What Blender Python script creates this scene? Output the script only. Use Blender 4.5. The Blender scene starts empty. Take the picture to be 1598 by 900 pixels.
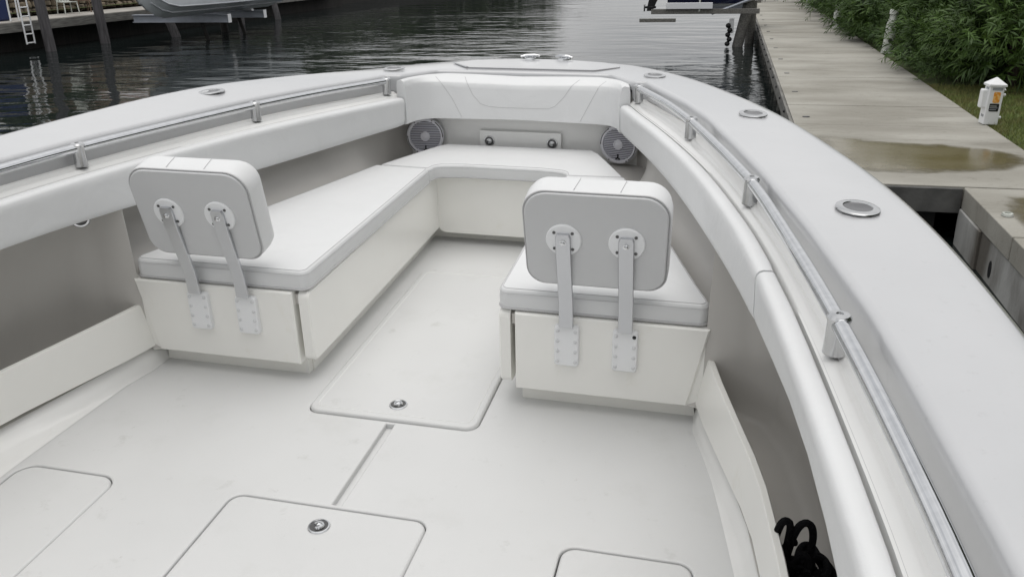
import bpy, math, random
import numpy as np
from mathutils import Matrix, Vector

random.seed(7); rng = np.random.default_rng(7)
sc = bpy.context.scene
COL = sc.collection

# ------------------------------------------------------------------ camera
cd = bpy.data.cameras.new('camera'); cam = bpy.data.objects.new('camera', cd); COL.objects.link(cam)
cd.sensor_width = 36; cd.lens = 30.098; cd.clip_start = 0.02; cd.clip_end = 2000
RGT = (0.972024, 0.23405, -0.0197485); UPV = (-0.0664113, 0.354508, 0.932691); FWD = (-0.225297, 0.905287, -0.360134)
cam.matrix_world = Matrix(((RGT[0], UPV[0], -FWD[0], 1.20077), (RGT[1], UPV[1], -FWD[1], -0.094399), (RGT[2], UPV[2], -FWD[2], 1.82996), (0, 0, 0, 1)))
sc.camera = cam

# ------------------------------------------------------------------ sky, sun, exposure
SUN_EL, SUN_AZ = math.radians(86), math.radians(120)
w = bpy.data.worlds.new('World'); sc.world = w; w.use_nodes = True
nt = w.node_tree; nt.nodes.clear()
wo = nt.nodes.new('ShaderNodeOutputWorld'); bg = nt.nodes.new('ShaderNodeBackground')
sky = nt.nodes.new('ShaderNodeTexSky'); sky.sky_type = 'NISHITA'; sky.sun_disc = False
sky.sun_elevation = SUN_EL; sky.sun_rotation = SUN_AZ; sky.air_density = 1.0; sky.dust_density = 3.0
hs = nt.nodes.new('ShaderNodeHueSaturation'); hs.inputs['Saturation'].default_value = 0.16
tc = nt.nodes.new('ShaderNodeTexCoord'); mp = nt.nodes.new('ShaderNodeMapping'); mp.inputs['Scale'].default_value = (1, 1, 2.2)
nz = nt.nodes.new('ShaderNodeTexNoise'); nz.inputs['Scale'].default_value = 2.6; nz.inputs['Detail'].default_value = 6
cr = nt.nodes.new('ShaderNodeValToRGB'); cr.color_ramp.elements[0].position = 0.3; cr.color_ramp.elements[1].position = 0.72
cr.color_ramp.elements[0].color = (0.70, 0.715, 0.74, 1); cr.color_ramp.elements[1].color = (1.25, 1.245, 1.235, 1)
mx = nt.nodes.new('ShaderNodeMix'); mx.data_type = 'RGBA'; mx.blend_type = 'MULTIPLY'; mx.inputs['Factor'].default_value = 1.0
L = nt.links.new
L(sky.outputs[0], hs.inputs['Color']); L(tc.outputs['Generated'], mp.inputs['Vector']); L(mp.outputs[0], nz.inputs['Vector']); L(nz.outputs['Fac'], cr.inputs[0])
ov = nt.nodes.new('ShaderNodeMix'); ov.data_type = 'RGBA'; ov.inputs['Factor'].default_value = 0.7   # cloud layer over the clear sky
sp_ = nt.nodes.new('ShaderNodeSeparateXYZ'); gz = nt.nodes.new('ShaderNodeMapRange'); gz.inputs['To Min'].default_value = 1.05; gz.inputs['To Max'].default_value = 1.3   # overcast: brighter overhead than at the horizon
L(tc.outputs['Generated'], sp_.inputs[0]); L(sp_.outputs['Z'], gz.inputs['Value'])
oz = nt.nodes.new('ShaderNodeMix'); oz.data_type = 'RGBA'; oz.blend_type = 'MULTIPLY'; oz.inputs['Factor'].default_value = 1.0; oz.inputs[6].default_value = (5.25, 5.22, 5.18, 1)
L(gz.outputs[0], oz.inputs[7]); L(oz.outputs[2], ov.inputs[7]); L(hs.outputs[0], ov.inputs[6]); L(ov.outputs[2], mx.inputs[6]); L(cr.outputs[0], mx.inputs[7]); L(mx.outputs[2], bg.inputs['Color']); L(bg.outputs[0], wo.inputs[0])
bg.inputs['Strength'].default_value = 0.12
sd = bpy.data.lights.new('sun', 'SUN'); sd.energy = 1.0; sd.angle = math.radians(60); sd.color = (1.0, 0.968, 0.925)
so = bpy.data.objects.new('sun', sd); COL.objects.link(so)
sdir = Vector((math.sin(SUN_AZ) * math.cos(SUN_EL), math.cos(SUN_AZ) * math.cos(SUN_EL), math.sin(SUN_EL)))
so.rotation_euler = sdir.to_track_quat('Z', 'Y').to_euler(); so.location = (0, 0, 30)
vs = sc.view_settings; vs.view_transform = 'Standard'; vs.look = 'None'; vs.exposure = 0.34; vs.gamma = 1.0; vs.use_curve_mapping = False
sc.cycles.max_bounces = 10; sc.cycles.diffuse_bounces = 8

# ------------------------------------------------------------------ materials
MATS = {}
def mat(name, col, rough=0.5, metal=0.0, var=0.0, vscale=3.0, vcol=None, vstretch=(1, 1, 1), bump=0.0, bscale=60.0, bstretch=(1, 1, 1), spec=0.5, coat=0.0, world=False, rvar=0.0, sharp=(0.35, 0.65), detail=5):
    m = bpy.data.materials.new(name); m.use_nodes = True; n = m.node_tree; p = n.nodes['Principled BSDF']; lk = n.links.new
    p.inputs['Base Color'].default_value = (*col, 1); p.inputs['Roughness'].default_value = rough; p.inputs['Metallic'].default_value = metal
    p.inputs['Specular IOR Level'].default_value = spec; p.inputs['Coat Weight'].default_value = coat; p.inputs['Coat Roughness'].default_value = 0.15
    if world: src = n.nodes.new('ShaderNodeNewGeometry').outputs['Position']
    else: src = n.nodes.new('ShaderNodeTexCoord').outputs['Object']
    def noise(scale, stretch, det):
        q = n.nodes.new('ShaderNodeMapping'); q.inputs['Scale'].default_value = stretch; lk(src, q.inputs['Vector'])
        t = n.nodes.new('ShaderNodeTexNoise'); t.inputs['Scale'].default_value = scale; t.inputs['Detail'].default_value = det; lk(q.outputs[0], t.inputs['Vector']); return t
    if var or vcol:
        t = noise(vscale, vstretch, detail); r = n.nodes.new('ShaderNodeValToRGB'); r.color_ramp.elements[0].position = sharp[0]; r.color_ramp.elements[1].position = sharp[1]
        lk(t.outputs['Fac'], r.inputs[0]); b = vcol if vcol else tuple(c * (1 - var) for c in col)
        r.color_ramp.elements[0].color = (*b, 1); r.color_ramp.elements[1].color = (*col, 1); lk(r.outputs[0], p.inputs['Base Color'])
        if rvar:
            k = n.nodes.new('ShaderNodeMapRange'); k.inputs['From Min'].default_value = .3; k.inputs['From Max'].default_value = .7; k.inputs['To Min'].default_value = rough - rvar; k.inputs['To Max'].default_value = rough + rvar
            lk(t.outputs['Fac'], k.inputs['Value']); lk(k.outputs[0], p.inputs['Roughness'])
    if bump:
        t = noise(bscale, bstretch, 4); b = n.nodes.new('ShaderNodeBump'); b.inputs['Strength'].default_value = bump; b.inputs['Distance'].default_value = 0.01
        lk(t.outputs['Fac'], b.inputs['Height']); lk(b.outputs[0], p.inputs['Normal'])
    MATS[name] = m; return m

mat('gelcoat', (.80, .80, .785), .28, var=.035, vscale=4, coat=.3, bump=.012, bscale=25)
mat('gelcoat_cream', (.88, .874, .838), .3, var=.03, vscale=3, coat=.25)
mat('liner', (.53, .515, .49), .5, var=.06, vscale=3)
mat('gunwale_paint', (.505, .511, .522), .30, var=.03, vscale=5, coat=.9, bump=.03, bscale=40)
mat('vinyl', (.71, .718, .722), .42, var=.02, vscale=6, bump=.05, bscale=220)
mat('vinyl_back', (.60, .606, .612), .45, var=.02, vscale=6, bump=.04, bscale=220)
mat('piping', (.50, .50, .505), .55)
mat('seam', (.36, .36, .37), .7)
mat('gap', (.12, .12, .115), .8)
mat('gutter', (.13, .128, .12), .6)
mat('rod_hole_shade', (.16, .16, .165), .25, .9)
mat('plastic_white', (.82, .83, .84), .35)
mat('rivet_white', (.66, .67, .68), .4)
mat('alu', (.60, .61, .63), .36, 1.0, bump=.02, bscale=90, bstretch=(1, 1, .1))
mat('chrome', (.70, .71, .725), .04, 1.0, var=.10, vscale=40)
mat('steel', (.72, .73, .74), .2, 1.0)
mat('cast_steel', (.58, .585, .59), .2, 1.0)
mat('dark_steel', (.12, .12, .12), .35, .6)
mat('black', (.008, .008, .009), .6)
mat('rope', (.006, .006, .007), .95, bump=.6, bscale=160, spec=.1)
mat('speaker_white', (.70, .70, .74), .4)
mat('speaker_slat', (.56, .56, .62), .45)
mat('speaker_dark', (.035, .035, .045), .6)
def wrinkle(name, scale, dist):
    n = MATS[name].node_tree; lk = n.links.new; p = n.nodes['Principled BSDF']; first = p.inputs['Normal'].links[0].from_socket
    t = n.nodes.new('ShaderNodeTexNoise'); t.inputs['Scale'].default_value = scale; t.inputs['Detail'].default_value = 3; t.inputs['Distortion'].default_value = .8; o = n.nodes.new('ShaderNodeTexCoord'); lk(o.outputs['Object'], t.inputs['Vector'])
    b = n.nodes.new('ShaderNodeBump'); b.inputs['Strength'].default_value = 1; b.inputs['Distance'].default_value = dist; lk(t.outputs['Fac'], b.inputs['Height']); lk(first, b.inputs['Normal']); lk(b.outputs[0], p.inputs['Normal'])
wrinkle('vinyl', 5, .006); wrinkle('vinyl_back', 4, .006)
# deck with faint scuffs
def deck_mat():
    m = mat('deck', (.632, .636, .632), .42, bump=.12, bscale=420, rvar=.08, var=.03, vscale=2.2)
    n = m.node_tree; lk = n.links.new; p = n.nodes['Principled BSDF']; base = p.inputs['Base Color'].links[0].from_socket
    t1 = n.nodes.new('ShaderNodeTexNoise'); t1.inputs['Scale'].default_value = 9; t1.inputs['Detail'].default_value = 8; t1.inputs['Roughness'].default_value = .65
    o = n.nodes.new('ShaderNodeTexCoord'); lk(o.outputs['Object'], t1.inputs['Vector'])
    r = n.nodes.new('ShaderNodeValToRGB'); r.color_ramp.elements[0].position = .62; r.color_ramp.elements[1].position = .78
    r.color_ramp.elements[0].color = (1, 1, 1, 1); r.color_ramp.elements[1].color = (.80, .80, .78, 1); lk(t1.outputs['Fac'], r.inputs[0])
    mm = n.nodes.new('ShaderNodeMix'); mm.data_type = 'RGBA'; mm.blend_type = 'MULTIPLY'; mm.inputs['Factor'].default_value = 1
    lk(base, mm.inputs[6]); lk(r.outputs[0], mm.inputs[7]); lk(mm.outputs[2], p.inputs['Base Color'])
deck_mat()
mat('concrete', (.365, .353, .315), .85, vcol=(.25, .238, .205), vscale=.8, vstretch=(.6, 1.5, 1), bump=.3, bscale=60, world=True, sharp=(.36, .60), detail=8)
def overlay(name, scale, stretch, lo, hi, col, rough=.7, world=True):   # multiplies a second layer of marks over a material
    n = MATS[name].node_tree; lk = n.links.new; p = n.nodes['Principled BSDF']; base = p.inputs['Base Color'].links[0].from_socket
    src = n.nodes.new('ShaderNodeNewGeometry').outputs['Position'] if world else n.nodes.new('ShaderNodeTexCoord').outputs['Object']
    q = n.nodes.new('ShaderNodeMapping'); q.inputs['Scale'].default_value = stretch; lk(src, q.inputs['Vector'])
    t = n.nodes.new('ShaderNodeTexNoise'); t.inputs['Scale'].default_value = scale; t.inputs['Detail'].default_value = 10; t.inputs['Roughness'].default_value = rough; lk(q.outputs[0], t.inputs['Vector'])
    r = n.nodes.new('ShaderNodeValToRGB'); r.color_ramp.elements[0].position = lo; r.color_ramp.elements[1].position = hi; r.color_ramp.elements[0].color = (1, 1, 1, 1); r.color_ramp.elements[1].color = (*col, 1); lk(t.outputs['Fac'], r.inputs[0])
    mm = n.nodes.new('ShaderNodeMix'); mm.data_type = 'RGBA'; mm.blend_type = 'MULTIPLY'; mm.inputs['Factor'].default_value = 1
    lk(base, mm.inputs[6]); lk(r.outputs[0], mm.inputs[7]); lk(mm.outputs[2], p.inputs['Base Color'])
overlay('concrete', 1.9, (.45, 2.4, 1), .55, .72, (.66, .65, .62)); overlay('concrete', 9, (1, 1.6, 1), .56, .72, (.70, .69, .66))
overlay('gunwale_paint', 30, (1, 1, 1), .60, .74, (.88, .88, .87), world=False); overlay('gelcoat', 14, (1, 1, 1), .60, .76, (.93, .925, .91), world=False); overlay('gelcoat_cream', 7, (1, 1, .6), .60, .76, (.94, .93, .90), world=False)
overlay('deck', 2.6, (1, 1, 1), .55, .75, (.93, .93, .92), world=False); overlay('deck', 26, (1, .6, 1), .66, .76, (.78, .77, .75), world=False)
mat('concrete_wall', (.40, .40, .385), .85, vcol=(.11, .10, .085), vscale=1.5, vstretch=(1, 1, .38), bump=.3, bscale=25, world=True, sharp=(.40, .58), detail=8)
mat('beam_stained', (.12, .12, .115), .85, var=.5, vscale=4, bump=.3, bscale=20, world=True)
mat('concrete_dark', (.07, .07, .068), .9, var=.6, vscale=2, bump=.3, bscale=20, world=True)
mat('puddle', (.135, .112, .052), .16, vcol=(.20, .175, .115), vscale=1.1, vstretch=(.5, 1.6, 1), world=True, sharp=(.35, .62), spec=.4)
mat('timber_grey', (.20, .195, .18), .85, var=.45, vscale=6, vstretch=(4, .4, 4), bump=.4, bscale=30, bstretch=(6, .5, 6), world=True)
mat('timber_dark', (.022, .020, .018), .9, var=.5, vscale=5, vstretch=(3, 3, .3), bump=.4, bscale=30, world=True)
mat('pile_grey', (.10, .095, .10), .85, var=.5, vscale=5, vstretch=(3, 3, .3), bump=.4, bscale=30, world=True)
mat('lawn', (.095, .13, .035), .95, vcol=(.05, .06, .02), vscale=5, world=True)
mat('grass', (.15, .21, .045), .8, vcol=(.16, .14, .05), vscale=3, world=True)
mat('soil', (.03, .025, .018), .95, var=.4, vscale=6)
mat('leaf', (.032, .068, .014), .5, vcol=(.065, .12, .02), vscale=1.7, world=True, spec=.35)
mat('leaf_light', (.095, .17, .03), .5, vcol=(.045, .09, .016), vscale=2.5, world=True, spec=.35)
mat('leaf_tree', (.022, .040, .014), .6, vcol=(.05, .075, .02), vscale=.5, world=True)
mat('bark', (.07, .055, .04), .9, var=.4, vscale=8)
mat('stone', (.26, .21, .15), .9, vcol=(.12, .10, .075), vscale=3.5, bump=.5, bscale=14, world=True)
mat('mortar', (.05, .042, .035), .95)
mat('dock_pale', (.36, .34, .31), .85, var=.3, vscale=1.2, world=True)
mat('ped_white', (.80, .81, .82), .4)
mat('ped_grey', (.32, .34, .36), .5)
mat('orange', (.75, .30, .03), .5, vcol=(.80, .52, .20), vscale=30, sharp=(.45, .55))
mat('label_black', (.012, .012, .012), .5)
mat('navy', (.006, .009, .035), .25, coat=.4)
mat('hull_grey', (.80, .84, .87), .35, var=.1, vscale=2)
mat('hull_line', (.55, .57, .60), .4)
mat('beam_alu', (.42, .45, .50), .5, .4, var=.15, vscale=3)
mat('beam_end', (.75, .76, .78), .5)
mat('weathered_white', (.62, .64, .60), .6, vcol=(.35, .37, .33), vscale=7)
mat('house_wall', (.68, .64, .56), .8, var=.1)
mat('house_roof', (.22, .12, .09), .8, var=.2, vscale=4)
mat('glass', (.03, .04, .05), .08)
mat('tarp_blue', (.008, .02, .09), .5)
mat('chair_brown', (.13, .08, .05), .6)

def water_mat():
    m = bpy.data.materials.new('water'); m.use_nodes = True; n = m.node_tree; lk = n.links.new; p = n.nodes['Principled BSDF']
    p.inputs['Base Color'].default_value = (.010, .014, .014, 1); p.inputs['Roughness'].default_value = .035; p.inputs['IOR'].default_value = 1.33
    g = n.nodes.new('ShaderNodeNewGeometry')
    def ns(scale, st, det, rot=0):
        q = n.nodes.new('ShaderNodeMapping'); q.inputs['Scale'].default_value = st; q.inputs['Rotation'].default_value = (0, 0, rot); lk(g.outputs['Position'], q.inputs['Vector'])
        t = n.nodes.new('ShaderNodeTexNoise'); t.inputs['Scale'].default_value = scale; t.inputs['Detail'].default_value = det; lk(q.outputs[0], t.inputs['Vector']); return t.outputs['Fac']
    b1 = n.nodes.new('ShaderNodeBump'); b1.inputs['Strength'].default_value = 1; b1.inputs['Distance'].default_value = .07; lk(ns(.55, (.7, 1.3, 1), 2, .3), b1.inputs['Height'])
    b2 = n.nodes.new('ShaderNodeBump'); b2.inputs['Strength'].default_value = 1; b2.inputs['Distance'].default_value = .022
    a2 = ns(2.6, (.8, 1.5, 1), 3, -.2); big = ns(.09, (1, 1, 1), 2)
    rr = n.nodes.new('ShaderNodeMapRange'); rr.inputs['From Min'].default_value = .42; rr.inputs['From Max'].default_value = .62; rr.inputs['To Min'].default_value = .25; rr.inputs['To Max'].default_value = 1.0; lk(big, rr.inputs['Value'])
    mu = n.nodes.new('ShaderNodeMath'); mu.operation = 'MULTIPLY'; lk(a2, mu.inputs[0]); lk(rr.outputs[0], mu.inputs[1])
    lk(mu.outputs[0], b2.inputs['Height']); lk(b1.outputs[0], b2.inputs['Normal']); lk(b2.outputs[0], p.inputs['Normal'])
    MATS['water'] = m
water_mat()

# ------------------------------------------------------------------ builders
class MB:
    def __init__(s): s.v = []; s.f = []
    def add(s, v, f, M=None):
        o = len(s.v)
        s.v += [tuple(M @ Vector(p)) for p in v] if M is not None else [tuple(p) for p in v]
        s.f += [tuple(i + o for i in q) for q in f]; return s
    def box(s, x0, x1, y0, y1, z0, z1, M=None):
        v = [(x, y, z) for z in (z0, z1) for y in (y0, y1) for x in (x0, x1)]
        return s.add(v, [(0, 2, 3, 1), (4, 5, 7, 6), (0, 1, 5, 4), (2, 6, 7, 3), (0, 4, 6, 2), (1, 3, 7, 5)], M)
    def loft(s, rings, closed=True, cap=True, M=None):
        n = len(rings[0]); v = [p for r in rings for p in r]; f = []
        for i in range(len(rings) - 1):
            for j in range(n if closed else n - 1):
                k = (j + 1) % n; f.append((i * n + j, i * n + k, (i + 1) * n + k, (i + 1) * n + j))
        if cap and closed: f += [tuple(range(n))[::-1], tuple((len(rings) - 1) * n + j for j in range(n))]
        return s.add(v, f, M)
    def tube(s, path, r, seg=10, closed=False, M=None, flat=None):
        P = [Vector(p) for p in path]; n = len(P); rings = []; up = Vector((0, 0, 1)); prev = None
        for i in range(n):
            t = (P[(i + 1) % n] - P[i - 1]) if closed else (P[min(i + 1, n - 1)] - P[max(i - 1, 0)])
            t.normalize()
            if prev is None:
                a = t.cross(up); a = t.cross(Vector((1, 0, 0))) if a.length < .1 else a
            else: a = prev - t * prev.dot(t)
            a.normalize(); prev = a.copy(); b = t.cross(a); rr = r[i] if isinstance(r, (list, tuple)) else r
            rings.append([P[i] + a * (rr * math.cos(2 * math.pi * k / seg)) + b * (rr * math.sin(2 * math.pi * k / seg)) for k in range(seg)])
        if closed: rings.append(rings[0])
        return s.loft(rings, True, not closed, M)
    def lathe(s, prof, seg=24, M=None, sx=1, sy=1, caps=True):
        rings = [[(r * sx * math.cos(2 * math.pi * k / seg), r * sy * math.sin(2 * math.pi * k / seg), z) for k in range(seg)] for r, z in prof]
        return s.loft(rings, True, caps, M)
    def prism(s, poly, prof, M=None):
        P = np.array(poly, float); n = len(P)
        a = P - np.roll(P, 1, 0); b = np.roll(P, -1, 0) - P
        area = 0.5 * np.sum(P[:, 0] * np.roll(P[:, 1], -1) - np.roll(P[:, 0], -1) * P[:, 1]); sg = 1 if area > 0 else -1
        na = np.stack([-a[:, 1], a[:, 0]], 1); nb = np.stack([-b[:, 1], b[:, 0]], 1)
        na /= np.linalg.norm(na, axis=1)[:, None] + 1e-9; nb /= np.linalg.norm(nb, axis=1)[:, None] + 1e-9
        nn = na + nb; nn /= np.linalg.norm(nn, axis=1)[:, None] + 1e-9; sc_ = 1 / np.clip((nn * na).sum(1), .5, 1); nn *= sc_[:, None] * sg
        return s.loft([[(x, y, z) for x, y in P + nn * d] for d, z in prof], True, True, M)
    def build(s, name, m, parent=None, bevel=0, seg=2, smooth=True, ang=35, origin=None):
        me = bpy.data.meshes.new(name); v = s.v
        if origin is not None: v = [(p[0] - origin[0], p[1] - origin[1], p[2] - origin[2]) for p in v]
        me.from_pydata(v, [], s.f); me.materials.append(MATS[m])
        import bmesh
        b = bmesh.new(); b.from_mesh(me); bmesh.ops.recalc_face_normals(b, faces=b.faces); b.to_mesh(me); b.free()
        if smooth:
            me.polygons.foreach_set('use_smooth', [True] * len(me.polygons)); me.set_sharp_from_angle(angle=math.radians(ang))
        o = bpy.data.objects.new(name, me); COL.objects.link(o)
        if origin is not None: o.location = origin
        if parent: o.parent = parent
        if bevel:
            md = o.modifiers.new('bevel', 'BEVEL'); md.width = bevel; md.segments = seg; md.limit_method = 'ANGLE'; md.angle_limit = math.radians(40); md.harden_normals = True
        elif smooth:
            wn = o.modifiers.new('weighted', 'WEIGHTED_NORMAL'); wn.keep_sharp = True; wn.weight = 80
        return o

def tag(o, label, cat, group=None):
    o['label'] = label; o['category'] = cat
    if group: o['group'] = group
    return o
def struct(o): o['kind'] = 'structure'; return o
def empty(name, loc=(0, 0, 0), rz=0):
    o = bpy.data.objects.new(name, None); COL.objects.link(o); o.location = loc; o.rotation_euler = (0, 0, rz); o.empty_display_size = .1; return o
def dup(o, parent=None):
    c = o.copy(); COL.objects.link(c); c.parent = parent
    for ch in [q for q in o.children]: dup(ch, c)
    return c
def rnd_poly(pts, r, seg=6):
    out = []; n = len(pts); R = r if isinstance(r, (list, tuple)) else [r] * n
    for i in range(n):
        p = Vector(pts[i]); a = Vector(pts[i - 1]) - p; b = Vector(pts[(i + 1) % n]) - p
        if R[i] <= 0: out.append(tuple(p)); continue
        la, lb = a.length, b.length; a.normalize(); b.normalize(); th = a.angle(b); d = min(R[i] / math.tan(th / 2), la * .48, lb * .48); rr = d * math.tan(th / 2)
        c = p + (a + b).normalized() * (rr / math.sin(th / 2)); s0 = p + a * d - c; s1 = p + b * d - c; om = s0.angle(s1)
        for k in range(seg + 1):
            t = k / seg; q = (s0 * math.sin((1 - t) * om) + s1 * math.sin(t * om)) / math.sin(om) if om > 1e-4 else s0
            out.append(tuple(c + q))
    return out
def rrect(x0, x1, y0, y1, r, seg=6): return rnd_poly([(x0, y0), (x1, y0), (x1, y1), (x0, y1)], r, seg)
def smooth_path(P, n, it=4):
    P = np.array(P, float); d = np.r_[0, np.cumsum(np.linalg.norm(np.diff(P, axis=0), axis=1))]
    t = np.linspace(0, d[-1], n); Q = np.stack([np.interp(t, d, P[:, k]) for k in range(P.shape[1])], 1)
    for _ in range(it): Q[1:-1] = .25 * Q[:-2] + .5 * Q[1:-1] + .25 * Q[2:]
    return Q
def smf(pts, it=60):
    a = np.array(sorted(pts)); Y = np.linspace(a[0, 0], a[-1, 0], 240); X = np.interp(Y, a[:, 0], a[:, 1])
    for _ in range(it): X[1:-1] = .25 * X[:-2] + .5 * X[1:-1] + .25 * X[2:]
    return lambda y: float(np.interp(y, Y, X))
def T(x, y, z): return Matrix.Translation((x, y, z))
def Rot(a, ax): return Matrix.Rotation(a, 4, ax)

# ------------------------------------------------------------------ world levels
ZD, ZW = -0.25, -0.80
RB = Matrix(((0.99988975, 0.00075768, 0.01482952, 0), (0, 0.99869731, -0.05102633, 0), (-0.01484886, 0.0510207, 0.9985872, 0), (0, 0, 0, 1)))

# water sheet
m = MB(); m.add([(-400, -300, ZW), (400, -300, ZW), (400, 900, ZW), (-400, 900, ZW)], [(0, 1, 2, 3)])
struct(m.build('water', 'water', smooth=False))

# ================================================================== THE BOAT
boat = empty('motor_boat'); boat.matrix_world = RB
tag(boat, 'white open motor boat bow with bench seats, grab rails and speakers, seen from its helm', 'boat')
zg = smf([(-3, 1.045), (.8, 1.045), (1.7, 1.043), (2.8, 1.03), (3.84, .999), (5.02, .937), (5.9, .888)], 40)
lipx = smf([(-3, 1.645), (-1.5, 1.64), (0, 1.63), (.996, 1.60), (1.376, 1.568), (1.8, 1.52), (2.086, 1.477), (2.367, 1.425), (2.663, 1.369), (2.989, 1.302), (3.263, 1.243), (3.782, 1.12), (4.194, .998), (4.8, .763)], 30)
grx = smf([(-3, 1.545), (0, 1.54), (1.13, 1.493), (1.4, 1.466), (1.786, 1.425), (2.221, 1.372), (2.6, 1.309), (3.16, 1.183), (3.45, 1.105), (3.77, 1.004), (4.2, .866), (4.456, .775), (4.8, .668)], 26)
bbx = smf([(-3, 1.48), (0, 1.47), (1.3, 1.44), (1.6, 1.425), (1.92, 1.382), (2.5, 1.272), (2.7, 1.229), (3, 1.165), (3.4, 1.078), (3.8, .978), (4.2, .852), (4.5, .737), (4.75, .632), (4.85, .6)], 30)
bbz = smf([(-3, .745), (2.4, .745), (2.7, .736), (3, .72), (3.4, .692), (3.8, .67), (4.2, .66), (4.9, .662)], 30)
cux = smf([(2.8, 1.232), (2.887, 1.206), (3.53, 1.01), (4.05, .835), (4.37, .735), (4.7, .63)], 6)
brd = smf([(-3, 1.47), (0, 1.46), (1.4, 1.44), (1.8, 1.412), (2.2, 1.362), (2.5, 1.288), (2.7, 1.24), (2.865, 1.202)], 10)

# gunwale and hull: inner/outer key pairs, starboard
KP = [((1.645, -3), (1.87, -3)), ((1.63, 0), (1.87, 0)), ((1.60, 1.0), (1.86, 1.05)), ((1.52, 1.8), (1.829, 1.87)), ((1.425, 2.367), (1.789, 2.42)), ((1.302, 2.989), (1.68, 3.07)),
      ((1.12, 3.782), (1.455, 3.94)), ((.998, 4.194), (1.325, 4.32)), ((.845, 4.6), (1.165, 4.735)), ((.763, 4.815), (1.03, 5.04)), ((.682, 4.83), (.94, 5.20)), ((.605, 4.965), (.80, 5.43)),
      ((.53, 5.095), (.625, 5.645)), ((.33, 5.11), (.40, 5.775)), ((0, 5.11), (0, 5.835))]
def densify(kp):
    out = []
    for a, b in zip(kp[:-1], kp[1:]):
        for k in range(10):
            t = k / 10; out.append([a[0][0] * (1 - t) + b[0][0] * t, a[0][1] * (1 - t) + b[0][1] * t, a[1][0] * (1 - t) + b[1][0] * t, a[1][1] * (1 - t) + b[1][1] * t])
    out.append([*kp[-1][0], *kp[-1][1]])
    mir = [[-q[0], q[1], -q[2], q[3]] for q in out[-2::-1]]
    A = np.array(out + mir); B = A.copy()
    for _ in range(2): A[1:-1, :2] = .25 * A[:-2, :2] + .5 * A[1:-1, :2] + .25 * A[2:, :2]
    for _ in range(30): B[1:-1, 2:] = .25 * B[:-2, 2:] + .5 * B[1:-1, 2:] + .25 * B[2:, 2:]
    A[:, 2:] = B[:, 2:]; return A
ST = densify(KP)
crown = smf([(-3, 0), (2.5, 0), (2.8, .003), (3.2, .02), (3.6, .036), (4, .04), (4.35, .032), (4.7, .018), (5.1, 0), (6, 0)], 8)
gr, hr = [], []
for ix, iy, ox, oy in ST:
    I = Vector((ix, iy)); O = Vector((ox, oy)); u = (O - I); wd = u.length; u /= wd
    zi = zg(iy) - .006; zo = zg(oy) - .008 + (crown(oy) if ox < 0 else 0)
    drop = .105 if iy < 4.83 else .05
    def q(s_, z): p = I + u * s_; return (p.x, p.y, z)
    gr.append([q(.004, zi - drop), q(0, zi - .035), q(.003, zi - .014), q(.012, zi - .003), q(.026, zi), q(wd * .5, (zi + zo) / 2 + .006), q(wd - .06, zo + .003), q(wd - .028, zo - .001), q(wd - .01, zo - .011), q(wd, zo - .032), q(wd, zo - .075), q(wd - .03, zo - .10)])
    k = max(0, (oy - 3) / 2.8)
    hr.append([q(wd - .03, zo - .10), q(wd - .05 - .10 * k, zo - .5), q(wd - .10 - .30 * k, -.35), q(wd - .20 - .5 * k, -.85), (ox * .35 * (1 - k), oy - .8 * k * k, -1.5)])
MB().loft(gr, False, False).build('gunwale', 'gunwale_paint', boat, ang=50)
MB().loft(hr, False, False).build('hull', 'gelcoat', boat, ang=50)
m = MB(); m.add([(-1.86, -2.99, 1.0), (1.86, -2.99, 1.0), (1.6, -2.99, -.9), (0, -2.99, -1.5), (-1.6, -2.99, -.9)], [(0, 1, 2, 3, 4)]); m.build('transom', 'gelcoat', boat, smooth=False)

# sole (2D curve with openings)
def curve_plate(name, outer, holes, z, ext, bev, m, parent):
    c = bpy.data.curves.new(name, 'CURVE'); c.dimensions = '2D'; c.fill_mode = 'BOTH'; c.extrude = ext; c.bevel_depth = bev; c.bevel_resolution = 2
    for P in [outer] + holes:
        s = c.splines.new('POLY'); s.points.add(len(P) - 1); s.use_cyclic_u = True
        for i, (x, y) in enumerate(P): s.points[i].co = (x, y, 0, 1)
    t = bpy.data.objects.new('tmp', c); COL.objects.link(t); bpy.context.view_layer.update()
    me = bpy.data.meshes.new_from_object(t.evaluated_get(bpy.context.evaluated_depsgraph_get())); bpy.data.objects.remove(t)
    me.name = name; me.materials.clear(); me.materials.append(MATS[m]); me.set_sharp_from_angle(angle=math.radians(30))
    o = bpy.data.objects.new(name, me); COL.objects.link(o); o.location = (0, 0, z); o.parent = parent; return o
HAT = [('bow', (-.352, .356, 2.667, 4.13), .05), ('mid', (-.363, .350, .9, 2.125), .05), ('port', (-1.215, -.815, .9, 2.118), .07), ('stbd', (.800, 1.205, .9, 2.105), .05)]
G = .008
holes = [rrect(x0 - G - .002, x1 + G, y0 - G, y1 + G + (.008 if n_ == 'bow' else .002), r + G) for n_, (x0, x1, y0, y1), r in HAT]
holes.append(rrect(-.010, .036, 2.1375, 2.6565, .004, 2))
wid = [(-1.30, -2.95), (1.43, -2.95), (1.43, 1.0), (1.37, 2.0), (1.27, 2.62), (1.20, 3.2), (.49, 3.2), (.49, 4.75), (-.49, 4.75), (-.49, 3.2), (-1.20, 3.2), (-1.28, 2.60), (-1.30, 2.2)]
curve_plate('deck', wid, holes, -.014, .008, .006, 'deck', boat)
m = MB(); m.add([(-1.5, -2.95, -.034), (1.5, -2.95, -.034), (1.5, 5, -.034), (-1.5, 5, -.034)], [(0, 1, 2, 3)]); m.build('drain_gutter', 'gutter', boat, smooth=False)
m = MB().box(-.009, .035, 2.13, 2.66, -.033, -.024); m.build('drain_channel', 'deck', boat, bevel=.003)

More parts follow.
